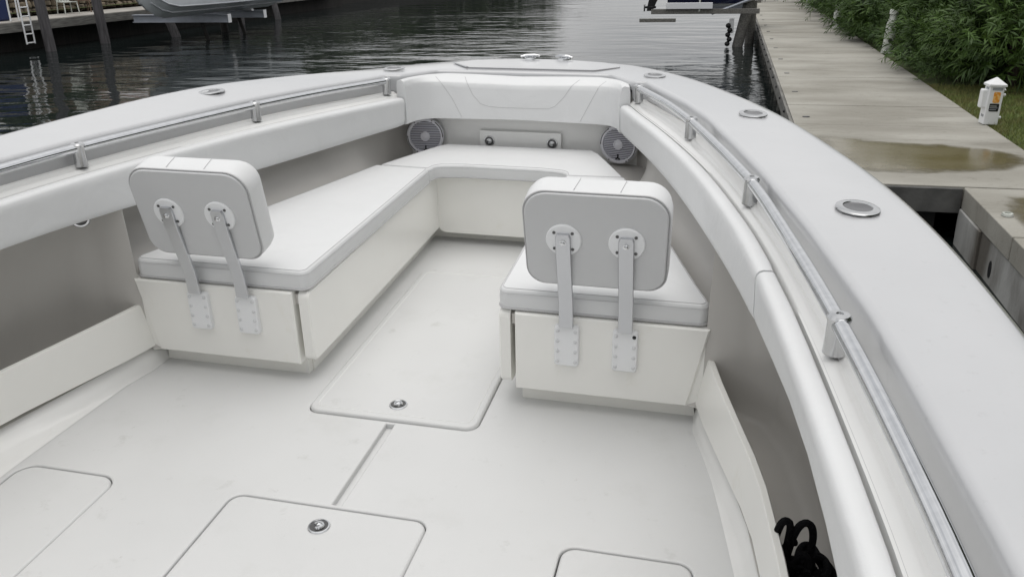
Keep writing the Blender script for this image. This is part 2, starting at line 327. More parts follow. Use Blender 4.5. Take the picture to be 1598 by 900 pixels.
def latch_parts(parent, M, r=.037):
    MB().lathe([(r, 0), (r, .003), (r * .95, .005), (r * .84, .0055), (r * .80, .002)], 28, M, caps=False).build('latch_ring', 'steel', parent)
    m = MB().lathe([(.0, .0022), (r * .81, .0022)], 24, M, caps=False); m.build('latch_well', 'dark_steel', parent)
    m = MB(); m.tube([(r * .40 * math.cos(a), r * .40 * math.sin(a), .006) for a in np.linspace(-2.5, 2.5, 12)], r * .13, 6, M=M); m.lathe([(0, .007), (r * .30, .006), (r * .34, .0022)], 14, M @ T(r * .1, 0, 0), caps=False)
    m.build('latch_pull', 'steel', parent)
for nm, (x0, x1, y0, y1), r in HAT:
    up = .012 if nm == 'bow' else 0
    h = MB().prism(rrect(x0, x1, y0, y1, r, 8), [(.004, -.03), (0, -.026), (0, up - .012), (.0025, up - .0045), (.007, up - .0006), (.012, up + .001)]).build('hatch', 'deck', boat, ang=40)
    h['label'] = {'bow': 'long rectangular deck hatch between the bench seats', 'mid': 'square deck hatch in the middle of the cockpit floor', 'port': 'deck hatch beside the port side locker', 'stbd': 'deck hatch beside the starboard side locker'}[nm]
    if nm == 'bow': latch_parts(h, T(.004, 2.768, .013) @ Rot(2.2, 'Z'))
    if nm == 'mid': latch_parts(h, T(.004, 2.024, .001) @ Rot(.5, 'Z'))
    if nm == 'bow':
        e = .03; MB().tube([(x, y, .0132) for x, y in rrect(x0 + e, x1 - e, y0 + e, y1 - e, .03, 6)], .0016, 5, True).build('tread_border', 'gelcoat', h)

YS = np.concatenate([np.linspace(-2.98, 1, 9), np.linspace(1.1, 4.78, 70)])
for s in (1, -1):
    # rail ledge with shallow ridges
    rings = []
    for y in np.r_[YS, 4.815]:
        a, b = lipx(min(y, 4.8)) + .006, grx(y) + .006; z = zg(y)
        pr_ = [(0, -.104), (.12, -.101), (.45, -.101), (.55, -.106), (.62, -.114), (.72, -.112), (.82, -.115), (.92, -.124), (1, -.128), (1, -.16)]
        rings.append([(s * (a + (b - a) * t), y, z + dz) for t, dz in pr_])
    MB().loft(rings, False, False).build('rail_ledge', 'gelcoat', boat, ang=60)
    MB().tube([(s * (grx(y) + .013), y, zg(y) - .1275) for y in YS if y < 4.74], .003, 6).build('trim_bead', 'piping', boat)
    # side pads
    for y0, y1 in ((-2.9, 2.283), (2.295, 4.742)):
        rings = []
        yy = np.linspace(y0, y1, 46 if y0 > 0 else 24)
        for i, y in enumerate(yy):
            g, zG, xb, zb = grx(y), zg(y) - .127, bbx(y), bbz(y); dB = g - xb; e = .006 if i in (0, len(yy) - 1) else 0
            pr_ = [(.001, zG - .05), (.001, zG - .008), (.005, zG + .001), (.012, zG + .004), (.034, zG + .003), (.046, zG - .002), (.053, zG - .011), (.0565, zG - .026), (.0575 * .75 + dB * .25, zG * .75 + zb * .25), (.0575 * .5 + dB * .5, zG * .5 + zb * .5), (.0575 * .25 + dB * .75, zG * .25 + zb * .75 - .01), (dB, zb + .022), (dB - .003, zb + .009), (dB - .010, zb + .002), (dB - .022, zb), (dB - .10, zb + .01), (dB - .10, zb + .06)]
            cx, cz = np.mean([q[0] for q in pr_]), np.mean([q[1] for q in pr_])
            rings.append([(s * (g - (d + (cx - d) * e * 12)), y, z + (cz - z) * e * 6) for d, z in pr_])
        rings[0] = rings[0]; MB().loft(rings).build('side_pad', 'vinyl', boat, ang=55)
    # liner behind the benches and the bow wall
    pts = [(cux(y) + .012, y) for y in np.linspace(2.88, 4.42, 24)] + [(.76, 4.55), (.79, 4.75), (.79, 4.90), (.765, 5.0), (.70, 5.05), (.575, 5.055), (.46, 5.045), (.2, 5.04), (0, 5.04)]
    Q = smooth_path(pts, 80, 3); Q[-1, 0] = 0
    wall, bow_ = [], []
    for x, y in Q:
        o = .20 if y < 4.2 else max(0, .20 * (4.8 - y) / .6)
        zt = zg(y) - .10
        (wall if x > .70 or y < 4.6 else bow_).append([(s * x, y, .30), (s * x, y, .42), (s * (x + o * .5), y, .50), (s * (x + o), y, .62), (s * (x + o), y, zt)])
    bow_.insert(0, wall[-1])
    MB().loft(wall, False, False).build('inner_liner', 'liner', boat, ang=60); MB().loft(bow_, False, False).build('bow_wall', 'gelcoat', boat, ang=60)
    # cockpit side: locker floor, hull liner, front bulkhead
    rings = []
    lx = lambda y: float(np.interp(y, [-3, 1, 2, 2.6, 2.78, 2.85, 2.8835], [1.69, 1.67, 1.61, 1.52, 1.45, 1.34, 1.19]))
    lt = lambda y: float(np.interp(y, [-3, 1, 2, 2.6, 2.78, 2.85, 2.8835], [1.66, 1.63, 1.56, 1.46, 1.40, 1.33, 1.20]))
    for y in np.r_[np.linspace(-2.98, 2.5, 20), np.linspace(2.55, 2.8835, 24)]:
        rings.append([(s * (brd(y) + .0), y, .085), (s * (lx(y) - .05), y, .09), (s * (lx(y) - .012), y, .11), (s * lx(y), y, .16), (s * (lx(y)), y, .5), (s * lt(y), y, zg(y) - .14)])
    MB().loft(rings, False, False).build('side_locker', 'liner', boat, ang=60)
    m = MB(); m.prism([(1.10, .095), (1.19, .070), (1.212, .294), (1.264, .64), (1.28, .775), (1.214, .775), (1.2075, .43), (1.08, .36)], [(0, 0), (0, .028)], Matrix(((s, 0, 0, 0), (0, 0, -1, 2.912), (0, 1, 0, 0), (0, 0, 0, 1)))); m.build('bulkhead_edge', 'gelcoat_cream', boat, bevel=.008)
    # board closing the locker, and the cove below it
    rings = []
    for y in np.linspace(-2.9, 2.883, 40):
        x = brd(y); ln = .032 * min(1, max(0, (y - 2.2) / .6)); rings.append([(s * (x - ln), y, .10), (s * x, y, .288), (s * (x + .004), y, .294), (s * (x + .022), y, .294), (s * (x + .026), y, .288), (s * (x + .026 - ln), y, .10)])
    MB().loft(rings).build('locker_board', 'gelcoat_cream', boat, ang=40)
    rings = []
    for y in np.linspace(-2.9, 2.99, 40):
        x = brd(min(y, 2.86)) - .03 * min(1, max(0, (y - 2.2) / .6)); a = min(x - .01, float(np.interp(y, [-3, 0, 1.5, 2.094, 2.341, 2.656, 2.995], [1.42, 1.40, 1.375, 1.325, 1.283, 1.225, 1.165]) if s > 0 else np.interp(y, [-3, 2.026, 2.336, 2.7, 2.95], [1.27, 1.242, 1.225, 1.2, 1.165]))); rings.append([(s * a, y, .001), (s * (a + (x - a) * .35), y, .004), (s * (a + (x - a) * .75), y, .022), (s * (x + .006), y, .055), (s * (x + .03), y, .088)])
    MB().loft(rings, False, False).build('side_cove', 'gelcoat', boat, ang=60)

    # grab rail
    rp = smooth_path([(s * x, y, zg(y) - .03) for x, y in [(1.60, -2.9), (1.585, 0), (1.542, 1.018), (1.522, 1.234), (1.497, 1.467), (1.465, 1.741), (1.427, 2.02), (1.382, 2.309), (1.306, 2.78), (1.20, 3.23), (1.059, 3.78), (.915, 4.26), (.733, 4.73)]], 110, 6)
    rail = MB().tube([tuple(p) for p in rp], .0185, 18).build('grab_rail', 'chrome', boat)
    for yq in (4.73, 3.79, 2.815, 1.745, .65, -.5):
        i = int(np.argmin(abs(rp[:, 1] - yq))); x, y, z = rp[i]; hb = z - (zg(y) - .103)
        lean = Matrix.Shear('XY', 4, (s * .05, 0)) if False else Matrix.Identity(4)
        MB().lathe([(.0255, 0), (.0250, .004), (.0240, hb * .5), (.0240, hb + .004), (.0268, hb + .010), (.0268, hb + .014), (.022, hb + .0205), (.008, hb + .0225), (.008, hb + .020), (.0, hb + .020)], 24, T(x, y, z - hb) @ lean, caps=False).build('stanchion', 'cast_steel', rail)

    # rod holders
    for x, y in ((.793, 5.023), (1.313, 3.842), (1.579, 2.499)):
        if s < 0 and y < 3: continue
        z = zg(y) + (.006 + (crown(y) * .45 if s < 0 else 0))
        ang = s * math.atan2(.35, 1) if y < 4.5 else s * .7
        Mx = T(s * x, y, z - .002) @ Rot(ang, 'Z')
        rh = MB().lathe([(.0595, 0), (.0585, .003), (.054, .0055), (.044, .0068), (.040, .006), (.0385, .003), (.038, .001)], 36, Mx, sx=1.0, sy=1.2, caps=False).build('rod_holder', 'cast_steel', boat)
        MB().lathe([(.0385, .0035), (.02, .0020), (0, .0016)], 28, Mx, sx=1, sy=1.2, caps=False).build('shaded_dish', 'rod_hole_shade', rh)  # shallow dish, its dark colour stands in for the shade of a deep hole

    # speaker
    n_ = Vector((-s * .22, -.97, 0)).normalized(); zx = Vector((0, 0, 1)); xx = zx.cross(n_).normalized() ; 
    MS = Matrix.Identity(4) @ Matrix(((xx.x, zx.x, n_.x, s * .603), (xx.y, zx.y, n_.y, 4.985), (xx.z, zx.z, n_.z, .540), (0, 0, 0, 1)))
    sp = MB().lathe([(.116, -.02), (.116, .004), (.113, .009), (.104, .012), (.097, .010), (.095, .004), (.094, -.01)], 48, MS, caps=False).build('speaker', 'speaker_white', boat)
    MB().lathe([(.0951, -.006), (.02, -.008), (0, -.008)], 40, MS, caps=False).build('cone', 'speaker_dark', sp)
    for k in range(-8, 9):
        yy = k * .0108; hw = math.sqrt(max(.0945 ** 2 - yy ** 2, 0))
        if hw > .02: MB().box(-hw, hw, yy - .0030, yy + .0030, .000, .006, MS).build('grille_slat', 'speaker_slat', sp, smooth=False)
    MB().lathe([(.030, .005), (.029, .012), (.024, .014), (.022, .010), (.012, .014), (0, .015)], 28, MS, caps=False).build('centre_cap', 'speaker_white', sp)
    m = MB()
    for a, ln in ((math.radians(90), .022), (math.radians(218), .017), (math.radians(322), .017)):
        m.box(-.004, ln, -.0038, .0038, .0065, .009, MS @ T(0, -.078, 0) @ Rot(a, 'Z'))
    m.build('emblem', 'black', sp, smooth=False)
    for a0 in (25, 205) if s < 0 else (155, 335):
        MB().tube([(.1085 * math.cos(math.radians(a0 + t)), .1085 * math.sin(math.radians(a0 + t)), .0105) for t in np.linspace(-28, 28, 14)], .0026, 5, M=MS).build('rim_slot', 'black', sp)
    for a in (0, 65, 125, 180, 240, 300):
        MB().lathe([(.004, .010), (.004, .0125), (0, .013)], 10, MS @ T(.1085 * math.cos(math.radians(a)), .1085 * math.sin(math.radians(a)), 0), caps=False).build('screw', 'dark_steel', sp)

# bow pad
bot = smooth_path([(.630, 4.752), (.612, 4.83), (.57, 4.893), (.50, 4.915), (.3, 4.917), (0, 4.917)], 40, 3); top = smooth_path([(.640, 4.752), (.622, 4.87), (.56, 4.985), (.47, 5.045), (.3, 5.06), (0, 5.06)], 40, 3)
bot[-1, 0] = top[-1, 0] = 0
bot = np.r_[bot * [-1, 1], bot[-2::-1]]; top = np.r_[top * [-1, 1], top[-2::-1]]
def bowpt(i, v, off=0):
    i = float(i); a = int(np.clip(math.floor(i), 0, len(bot) - 2)); t = i - a
    B = bot[a] * (1 - t) + bot[a + 1] * t; Tt = top[a] * (1 - t) + top[a + 1] * t
    tg = bot[a + 1] - bot[a]; nn = np.array([-tg[1], tg[0]]); nn /= np.linalg.norm(nn)   # outward (forward)
    g = .30 * v / .86 if v < .86 else .30 + .70 * ((v - .86) / .14) ** 1.4
    p = B * (1 - g) + Tt * g - nn * (off + .003 * math.sin(math.pi * min(1, max(0, v))) ** .8)
    zt = .922 - .020 * (1 - abs(i - 39) / 39); z0 = .668 + .012 * (1 - abs(i - 39) / 39)
    return p[0], p[1], z0 + (zt - z0) * v, nn
rings = []
for i in range(len(bot)):
    r = []
    for v in (0.0, .02, .06, .16, .3, .45, .6, .75, .86, .90, .93, .96, .985):
        x, y, z, nn = bowpt(i, v); r.append((x, y, z))
    x, y, z, nn = bowpt(i, 1.0); r += [(x + nn[0] * .012, y + nn[1] * .012, z + .004), (x + nn[0] * .04, y + nn[1] * .04, z - .002), (x + nn[0] * .045, y + nn[1] * .045, z - .03)]
    x, y, z, nn = bowpt(i, 0); r += [(x + nn[0] * .06, y + nn[1] * .06, z + .02), (x + nn[0] * .02, y + nn[1] * .02, z - .004)]
    rings.append(r)
bp = MB().loft(rings).build('bow_pad', 'vinyl', boat, ang=55)
def xi(x):  # index along the bow pad for a given x
    return float(np.interp(x, top[:, 0] * .5 + bot[:, 0] * .5, np.arange(len(bot))))
def seam(pts, nm='stitched_seam'):
    P = []
    for (x0, v0), (x1, v1) in zip(pts[:-1], pts[1:]):
        for k in range(10):
            t = k / 10; P.append(bowpt(xi(x0 + (x1 - x0) * t), v0 + (v1 - v0) * t, .0)[:3])
    P.append(bowpt(xi(pts[-1][0]), pts[-1][1], .0)[:3]); MB().tube(P, .0016, 5).build(nm, 'piping', bp)
seam([(-.50, .97), (-.42, .5), (-.36, .03)]); seam([(.505, .97), (.455, .5), (.405, .03)])
seam([(-.33, .97), (-.285, .6), (-.235, .38), (-.18, .32), (-.12, .305), (.10, .305), (.20, .31), (.24, .38), (.29, .6), (.345, .97)])
# bow wall plate with two latches
pl = MB().box(-.258, .252, 5.012, 5.03, .484, .584).build('access_panel', 'gelcoat', boat, bevel=.003)
for sx in (-1, 1):
    latch_parts(pl, T(sx * .197, 5.0118, .521) @ Rot(math.pi / 2, 'X') @ Rot(.4 if sx < 0 else 2.7, 'Z'), .033)
# under-pad dark light on the port side, foredeck hatch and cleats
Mq = T(-1.350, 2.818, .702) @ Vector((.55, -.80, -.15)).to_track_quat('Z', 'Y').to_matrix().to_4x4()
cl = MB().lathe([(.040, -.03), (.040, .004), (.034, .009), (.027, .008), (.025, .003)], 28, Mq, caps=False).build('courtesy_light', 'chrome', boat)
MB().lathe([(.025, .003), (.012, .005), (0, .0055)], 20, Mq, caps=False).build('lens', 'dark_steel', cl)
fh = rnd_poly([(-.37, 5.20), (.42, 5.20), (.555, 5.40), (.44, 5.60), (.16, 5.715), (-.16, 5.715), (-.44, 5.60), (-.53, 5.42)], [.03, .03, .05, .1, .1, .1, .1, .05], 5)
def fz(x, y): return .905 + (5.45 - y) * .06
m = MB(); P = np.array(fh); cen = P.mean(0)
def fdz(y): return zg(5.11) - .006 + (y - 5.11) / .725 * (zg(5.835) - zg(5.11) - .002) + .006
for d, dz in ((1, -.01), (1, .004), (.99, .0065)): m.v += [(cen[0] + (x - cen[0]) * d, cen[1] + (y - cen[1]) * d, fdz(cen[1] + (y - cen[1]) * d) + dz) for x, y in fh]
MB().tube([(x, y, fdz(y) + .0022) for x, y in fh], .0028, 6, True).build('hatch_seam', 'seam', boat)
n = len(fh); m.f = [(k * n + j, k * n + (j + 1) % n, (k + 1) * n + (j + 1) % n, (k + 1) * n + j) for k in range(2) for j in range(n)] + [tuple(2 * n + j for j in range(n))]
lk_ = m.build('anchor_locker_hatch', 'gunwale_paint', boat, ang=40)
MB().tube([(-.378, 5.20, fdz(5.2) + .006), (-.535, 5.42, fdz(5.42) + .006)], .0045, 8).build('hinge', 'steel', lk_)
for sx in (-1, 1):
    Mc = T(.02 + sx * .115, 5.74, .9) @ Rot(sx * -.35 + math.pi / 2 * 0, 'Z')
    m = MB(); m.lathe([(.05, 0), (.048, .008), (.03, .012), (0, .012)], 24, Mc, sx=.8, sy=1.2, caps=False)
    c = m.build('bow_cleat', 'steel', boat)
    m = MB(); m.tube([(-.065, 0, .016), (-.03, 0, .022), (.03, 0, .022), (.065, 0, .016)], [.006, .010, .010, .006], 10, M=Mc); m.build('cleat_horn', 'chrome', c)
    for dx in (-.018, .018): MB().lathe([(.008, 0), (.008, .016)], 10, Mc @ T(dx, 0, .006)).build('cleat_leg', 'chrome', c)

# hardtop and console added unseen, to mirror in rails and shade the near deck
MB().prism(rnd_poly([(-1.15, -3.0), (1.15, -3.0), (1.05, -.42), (-1.05, -.42)], [.1, .1, .25, .25], 6), [(.03, 2.16), (0, 2.18), (0, 2.21), (.03, 2.24)]).build('added_hardtop', 'gelcoat', boat)
MB().prism(rnd_poly([(-.55, -2.3), (.55, -2.3), (.50, -1.0), (-.50, -1.0)], .1, 5), [(0, 0), (0, 1.15), (.05, 1.22)]).build('added_helm_console', 'gelcoat', boat)
m = MB(); m.add([(-.50, -1.06, 1.2), (.50, -1.06, 1.2), (.62, -1.30, 2.16), (-.62, -1.30, 2.16)], [(0, 1, 2, 3)]); m.build('added_windshield', 'glass', boat, smooth=False)
for sx in (-1, 1):
    MB().tube([(sx * .66, -1.2, 0), (sx * .68, -1.2, 1.3), (sx * .80, -1.0, 2.17)], .025, 10).build('added_hardtop_leg', 'cast_steel', boat); MB().tube([(sx * .66, -2.3, 0), (sx * .68, -2.3, 1.3), (sx * .80, -2.6, 2.17)], .025, 10).build('added_hardtop_leg', 'cast_steel', boat)

# seat bases
for s in (1, -1):
    MF = Matrix(((s, 0, 0, 0), (0, 0, 1, 0), (0, 1, 0, 0), (0, 0, 0, 1)))   # (x, z, y) -> boat
    m = MB(); m.prism([(.468, .088), (1.138, .088), (1.203, .421), (.468, .421)], [(.006, 2.872), (0, 2.878), (0, 2.93), (0, 3.0)], MF)
    sb = m.build('seat_base', 'gelcoat_cream', boat, ang=40)
    m = MB(); m.prism([(.476, -.01), (1.17, -.01), (1.16, .1), (.478, .1)], [(0, 2.953), (0, 2.99)], MF); m.build('toe_kick', 'gelcoat_cream', sb)
    # inner side panel with rounded rear edge
    rp_ = rnd_poly([(2.885, .102), (4.60, .092), (4.60, .422), (2.885, .420)], [.03, 0, 0, .03], 5)
    m = MB(); m.prism(rp_, [(.006, .402), (.0, .409), (0, .447)], Matrix(((0, 0, s, 0), (1, 0, 0, 0), (0, 1, 0, 0), (0, 0, 0, 1)))); m.build('side_panel', 'gelcoat_cream', sb, ang=40)
    m = MB().box(.47 if s > 0 else -.50, .50 if s > 0 else -.47, 2.99, 4.72, -.01, .42); m.build('kick_board', 'gelcoat_cream', sb, smooth=False)
m = MB(); m.prism(rnd_poly([(-.41, .065), (.41, .065), (.41, .422), (-.41, .422)], [.05, .05, 0, 0], 6), [(.006, 4.572), (0, 4.58), (0, 4.61)], Matrix(((1, 0, 0, 0), (0, 0, 1, 0), (0, 1, 0, 0), (0, 0, 0, 1))))
fb = m.build('bow_seat_base', 'gelcoat_cream', boat, ang=40)
MB().box(-.48, .48, 4.682, 4.71, -.01, .3).build('toe_kick', 'gelcoat_cream', fb, smooth=False)
for s in (1, -1):   # seat pan under the cushions
    m = MB(); m.prism([(s * .45, 2.90), (s * cux(2.9), 2.90), (s * cux(3.5), 3.5), (s * (cux(4.4) + .01), 4.4), (s * .80, 4.58), (s * .83, 4.75), (s * .82, 5.0), (s * .72, 5.075), (0, 5.075), (0, 4.62), (s * .45, 4.62)], [(0, .36), (0, .405)]); m.build('seat_pan', 'liner', boat, smooth=False)

# backrests
for s in (1, -1):
    xc = s * .785; lean = -.20
    ML = T(xc, 2.828, .578) @ Rot(-lean, 'X') @ Matrix(((1, 0, 0, 0), (0, 0, 1, 0), (0, 1, 0, 0), (0, 0, 0, 1)))   # local (x, up, forward)
    def bpoly(w_, h, r, ins=0): return rnd_poly([(-w_ / 2 + .006 + ins, 0 + ins), (w_ / 2 - .006 - ins, 0 + ins), (w_ / 2 - ins, h - ins), (-w_ / 2 + ins, h - ins)], [r * .8, r * .8, r, r], 9)
    W, Hh = .515, .385
    br = MB().prism(bpoly(W, Hh, .085), [(.006, .003), (.001, .005), (-.001, .012), (-.003, .035), (-.003, .075), (.003, .107), (.016, .126), (.042, .135)], ML).build('backrest', 'vinyl', boat, ang=60)
    MB().prism(bpoly(W, Hh, .085, .005), [(.0, .008), (0, -.004), (.002, -.0075), (.006, -.009)], ML).build('back_panel', 'vinyl_back', br, ang=50)
    MB().tube([(*ML.__matmul__(Vector((x, y, .0015))),) for x, y in bpoly(W, Hh, .085, .001)], .003, 6, True).build('edge_piping', 'piping', br)
    for dx in (-.075, .085):
        MB().tube([tuple(ML @ Vector((dx + k * .004 * s, Hh + .0045 - abs(k - 1.6) * .0006, .012 + k * .028))) for k in range(4)], .0011, 5).build('stitched_seam', 'piping', br)
    for sx in (-1, 1):
        px = xc + sx * .111
        lp = ML.inverted() @ Vector((px, 0, 0)); lx_ = lp.x; hz = .198
        MB().lathe([(.064, -.007), (.064, -.013), (.060, -.0165), (.03, -.018), (0, -.018)], 36, ML @ T(lx_, hz, 0), caps=False).build('pivot_disc', 'plastic_white', br)
        for a in (45, 135, 225, 315):
            MB().lathe([(.0058, -.016), (.0058, -.0195), (.003, -.0195), (.002, -.018), (0, -.018)], 10, ML @ T(lx_ + .046 * math.cos(math.radians(a)), hz + .046 * math.sin(math.radians(a)), 0), caps=False).build('screw', 'dark_steel', br)
        # strap: flat bar along a bent path in the y-z plane
        A = ML @ Vector((lx_, hz + .032, -.024)); Bq = ML @ Vector((lx_, hz - .05, -.024))
        path = [(A.y, A.z), (Bq.y, Bq.z), (2.836, .50), (2.842, .44), (2.844, .395)]
        P = smooth_path(path, 30, 3); rings = []; hw, th = .027, .0065
        for i, (y, z) in enumerate(P):
            tg = P[min(i + 1, 29)] - P[max(i - 1, 0)]; tg /= np.linalg.norm(tg); ny, nz_ = tg[1], -tg[0]
            if ny > 0: ny, nz_ = -ny, -nz_
            ww = hw - (.006 if i == 0 else 0)
            rings.append([(px - ww, y + ny * th * .6, z + nz_ * th * .6), (px - ww + .002, y + ny * th, z + nz_ * th), (px + ww - .002, y + ny * th, z + nz_ * th), (px + ww, y + ny * th * .6, z + nz_ * th * .6), (px + ww, y - ny * th, z - nz_ * th), (px - ww, y - ny * th, z - nz_ * th)])
        st = MB().loft(rings).build('strap', 'alu', br, ang=30)
        Mbo = ML @ T(lx_, hz, -.030)
        MB().lathe([(.0115, .002), (.0115, -.002), (.008, -.003), (.0075, -.009), (.005, -.0105), (0, -.0105)], 16, Mbo, caps=False).build('pivot_bolt', 'steel', br)
        # mounting plate
        MP = Matrix(((1, 0, 0, px), (0, 0, 1, 2.876), (0, 1, 0, .222), (0, 0, 0, 1)))
        MB().prism(rrect(-.048, .048, 0, .172, .014, 5), [(0, 0), (0, -.018), (.0025, -.0225), (.006, -.024)], MP).build('mounting_plate', 'plastic_white', br, ang=40)
        for rx in (-.034, .034):
            for k in range(4):
                d = rx > 0 and k == 3 and sx > 0 and s > 0
                MB().lathe([(.0075, -.023), (.0070, -.0265), (.004, -.0285), (0, -.029)], 12, MP @ T(rx, .022 + k * .043, 0), caps=False).build('screw_cap', 'black' if d else 'rivet_white', br)

# cushions: loose things on the bases
def cushion(name, poly, z0, z1, label):
    P = np.array(poly); c = P.mean(0); o = (c[0], c[1], z0)
    prof = [(.012, z0), (.003, z0 + .004), (0, z0 + .012), (-.002, z0 + .045), (0, z1 - .022), (.003, z1 - .010), (.010, z1 - .003), (.019, z1)]
    q = MB().prism(poly, prof).build(name, 'vinyl', None, ang=60, origin=o)
    M4 = RB @ T(*o); q.matrix_world = M4
    def line(ins, z, r, nm, mt):
        mm = MB().prism(poly, [(ins, z), (ins, z)]); k = len(poly); pts = [(a - o[0], b - o[1], cc - o[2]) for a, b, cc in mm.v[:k]]
        MB().tube(pts, r, 6, True).build(nm, mt, q)
    line(-.001, z0 + .010, .0045, 'piping', 'piping'); line(.0135, z1 - .0012, .0015, 'stitching', 'piping'); line(-.0012, z1 - .016, .0011, 'stitching', 'piping')
    tag(q, label, 'cushion', 'bench cushions in the bow'); return q
yb = [3.1, 3.5, 3.9, 4.2]
pb_ = [(.40, 2.887), (1.206, 2.887)] + [(cux(y) - .006, y) for y in yb] + [(cux(4.42) - .008, 4.425), (.385, 4.405)]
rr_ = [.04, .035, 0, 0, 0, 0, .022, .022]
cushion('bench_cushion', rnd_poly([(-x, y) for x, y in pb_], rr_, 6), .422, .512, 'long white vinyl cushion on the left bench, beside the left backrest')
cushion('bench_cushion', rnd_poly(pb_, rr_, 6), .422, .512, 'long white vinyl cushion on the right bench, under the right backrest')
bowc = [(.39, 4.413), (cux(4.43) - .008, 4.433), (.60, 4.68), (.505, 4.89), (.455, 4.965)]
bowp = bowc + [(-x, y) for x, y in bowc[::-1]] + [(-.375, 4.50), (-.22, 4.525), (.22, 4.525), (.375, 4.50)]
cushion('bench_cushion', rnd_poly(bowp, [.022, .022, .08, .06, .025, .025, .06, .08, .022, .022, .06, .1, .1, .06], 5), .422, .506, 'white vinyl cushion across the bow under the two speakers')

# black rope heaped in the starboard locker
def rope():
    o = (1.47, 1.9, .1); m = MB(); r = np.random.default_rng(5)
    def add(pts, rad=.0105): m.tube([(a + .034 - o[0], b - o[1], c - o[2]) for a, b, c in smooth_path(pts, 44, 3)], rad, 8)
    # standing bights seen above the heap
    add([(1.385, 2.00, .15), (1.378, 1.97, .25), (1.383, 1.95, .31), (1.390, 1.94, .345), (1.406, 1.94, .345), (1.413, 1.95, .31), (1.409, 1.95, .24), (1.405, 1.93, .12)])
    add([(1.41, 1.97, .12), (1.415, 1.96, .22), (1.422, 1.95, .29), (1.435, 1.945, .335), (1.452, 1.945, .347), (1.468, 1.95, .325), (1.474, 1.95, .285), (1.470, 1.95, .23), (1.465, 1.94, .12)])
    add([(1.425, 1.93, .12), (1.43, 1.92, .22), (1.445, 1.92, .255), (1.462, 1.92, .25), (1.47, 1.91, .20), (1.475, 1.90, .12)])
    add([(1.47, 1.90, .12), (1.485, 1.91, .185), (1.502, 1.905, .20), (1.51, 1.89, .17), (1.505, 1.87, .11)])
    add([(1.50, 1.88, .12), (1.515, 1.87, .18), (1.535, 1.86, .20), (1.553, 1.84, .18), (1.56, 1.82, .11)], .013)
    for k in range(26):   # the heap itself
        cx, cy, cz = 1.475 + r.normal(0, .02), 1.86 + r.normal(0, .06), .115 + .11 * r.random(); rx, ry = r.uniform(.025, .05), r.uniform(.05, .11); tz = r.normal(0, .5, 2); ph = r.random() * 6
        add([(cx + rx * math.cos(t + ph), cy + ry * math.sin(t + ph), max(.10, cz + .03 * (tz[0] * math.cos(t) + tz[1] * math.sin(t)))) for t in np.linspace(0, 5.6, 26)])
    q = m.build('rope', 'rope'); q.matrix_world = RB @ T(*o); tag(q, 'coil of black rope stowed in the right side locker of the boat', 'rope')
rope()

# ================================================================== STARBOARD DOCK
dock = empty('dock_walkway', (3.3, 20, ZD)); struct(dock)
pitch = 1.55
def slab_mesh(x0, x1, ln):
    return MB().box(x0, x1, .010, ln - .010, -.20, 0)
def place(o, parent, x, y, z): o.parent = parent; o.location = (x, y, z)
proto = slab_mesh(0, 2.33, pitch).build('slab', 'concrete', None, bevel=.008, smooth=False); place(proto, dock, 2.12 - 3.3, 8.48 - 20, 0)
for k in range(1, 30):
    c = proto.copy(); COL.objects.link(c); place(c, dock, 2.12 - 3.3, 8.48 + k * pitch - 20, random.uniform(-.004, .003))
protn = slab_mesh(0, 1.01, pitch).build('slab', 'concrete', None, bevel=.012, smooth=False); place(protn, dock, 3.44 - 3.3, 8.478 - pitch - 20, -.004)
for k in range(2, 8):
    c = protn.copy(); COL.objects.link(c); place(c, dock, 3.44 - 3.3, 8.478 - k * pitch - 20, -.004)
def dpart(mb, name, mt, **k): o = mb.build(name, mt, None, **k); o.parent = dock; o.location = (-3.3, -20, -ZD); return o
dpart(MB().box(2.075, 2.118, 8.40, 55, ZD - .24, ZD - .015), 'edge_stringer', 'timber_grey', bevel=.006, smooth=False)
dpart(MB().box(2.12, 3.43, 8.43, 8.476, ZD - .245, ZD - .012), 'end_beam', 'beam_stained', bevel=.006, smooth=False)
for k in range(20): dpart(MB().lathe([(.022, 0), (.022, .018), (.012, .026), (0, .026)], 10, T(2.075, 9.2 + k * 1.25, ZD - .07) @ Rot(-math.pi / 2, 'Y'), caps=False), 'bolt', 'black')
for k in range(20): dpart(MB().box(2.135, 2.185, 9.0 + k * 1.15, 9.055 + k * 1.15, -1.1, ZD - .2, ), 'fender_post', 'timber_grey', smooth=False)
for k in range(14): dpart(MB().lathe([(.035, 0), (.032, .010), (.0, .012)], 10, T(2.30, 9.8 + k * 2.3, ZD), sx=1.4, sy=.8, caps=False), 'anchor_plate', 'dark_steel')
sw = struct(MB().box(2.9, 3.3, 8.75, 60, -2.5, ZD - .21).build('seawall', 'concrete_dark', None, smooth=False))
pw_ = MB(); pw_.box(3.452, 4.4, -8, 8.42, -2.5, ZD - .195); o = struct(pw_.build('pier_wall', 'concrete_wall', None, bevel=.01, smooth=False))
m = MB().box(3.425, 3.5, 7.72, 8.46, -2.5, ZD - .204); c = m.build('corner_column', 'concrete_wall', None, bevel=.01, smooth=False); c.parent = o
m = MB().lathe([(.05, 0), (.05, .004), (0, .004)], 16, T(3.4515, 7.35, ZD - .42) @ Rot(-math.pi / 2, 'Y'), sx=1.5, sy=.8, caps=False); c = m.build('weep_hole', 'black', None); c.parent = o

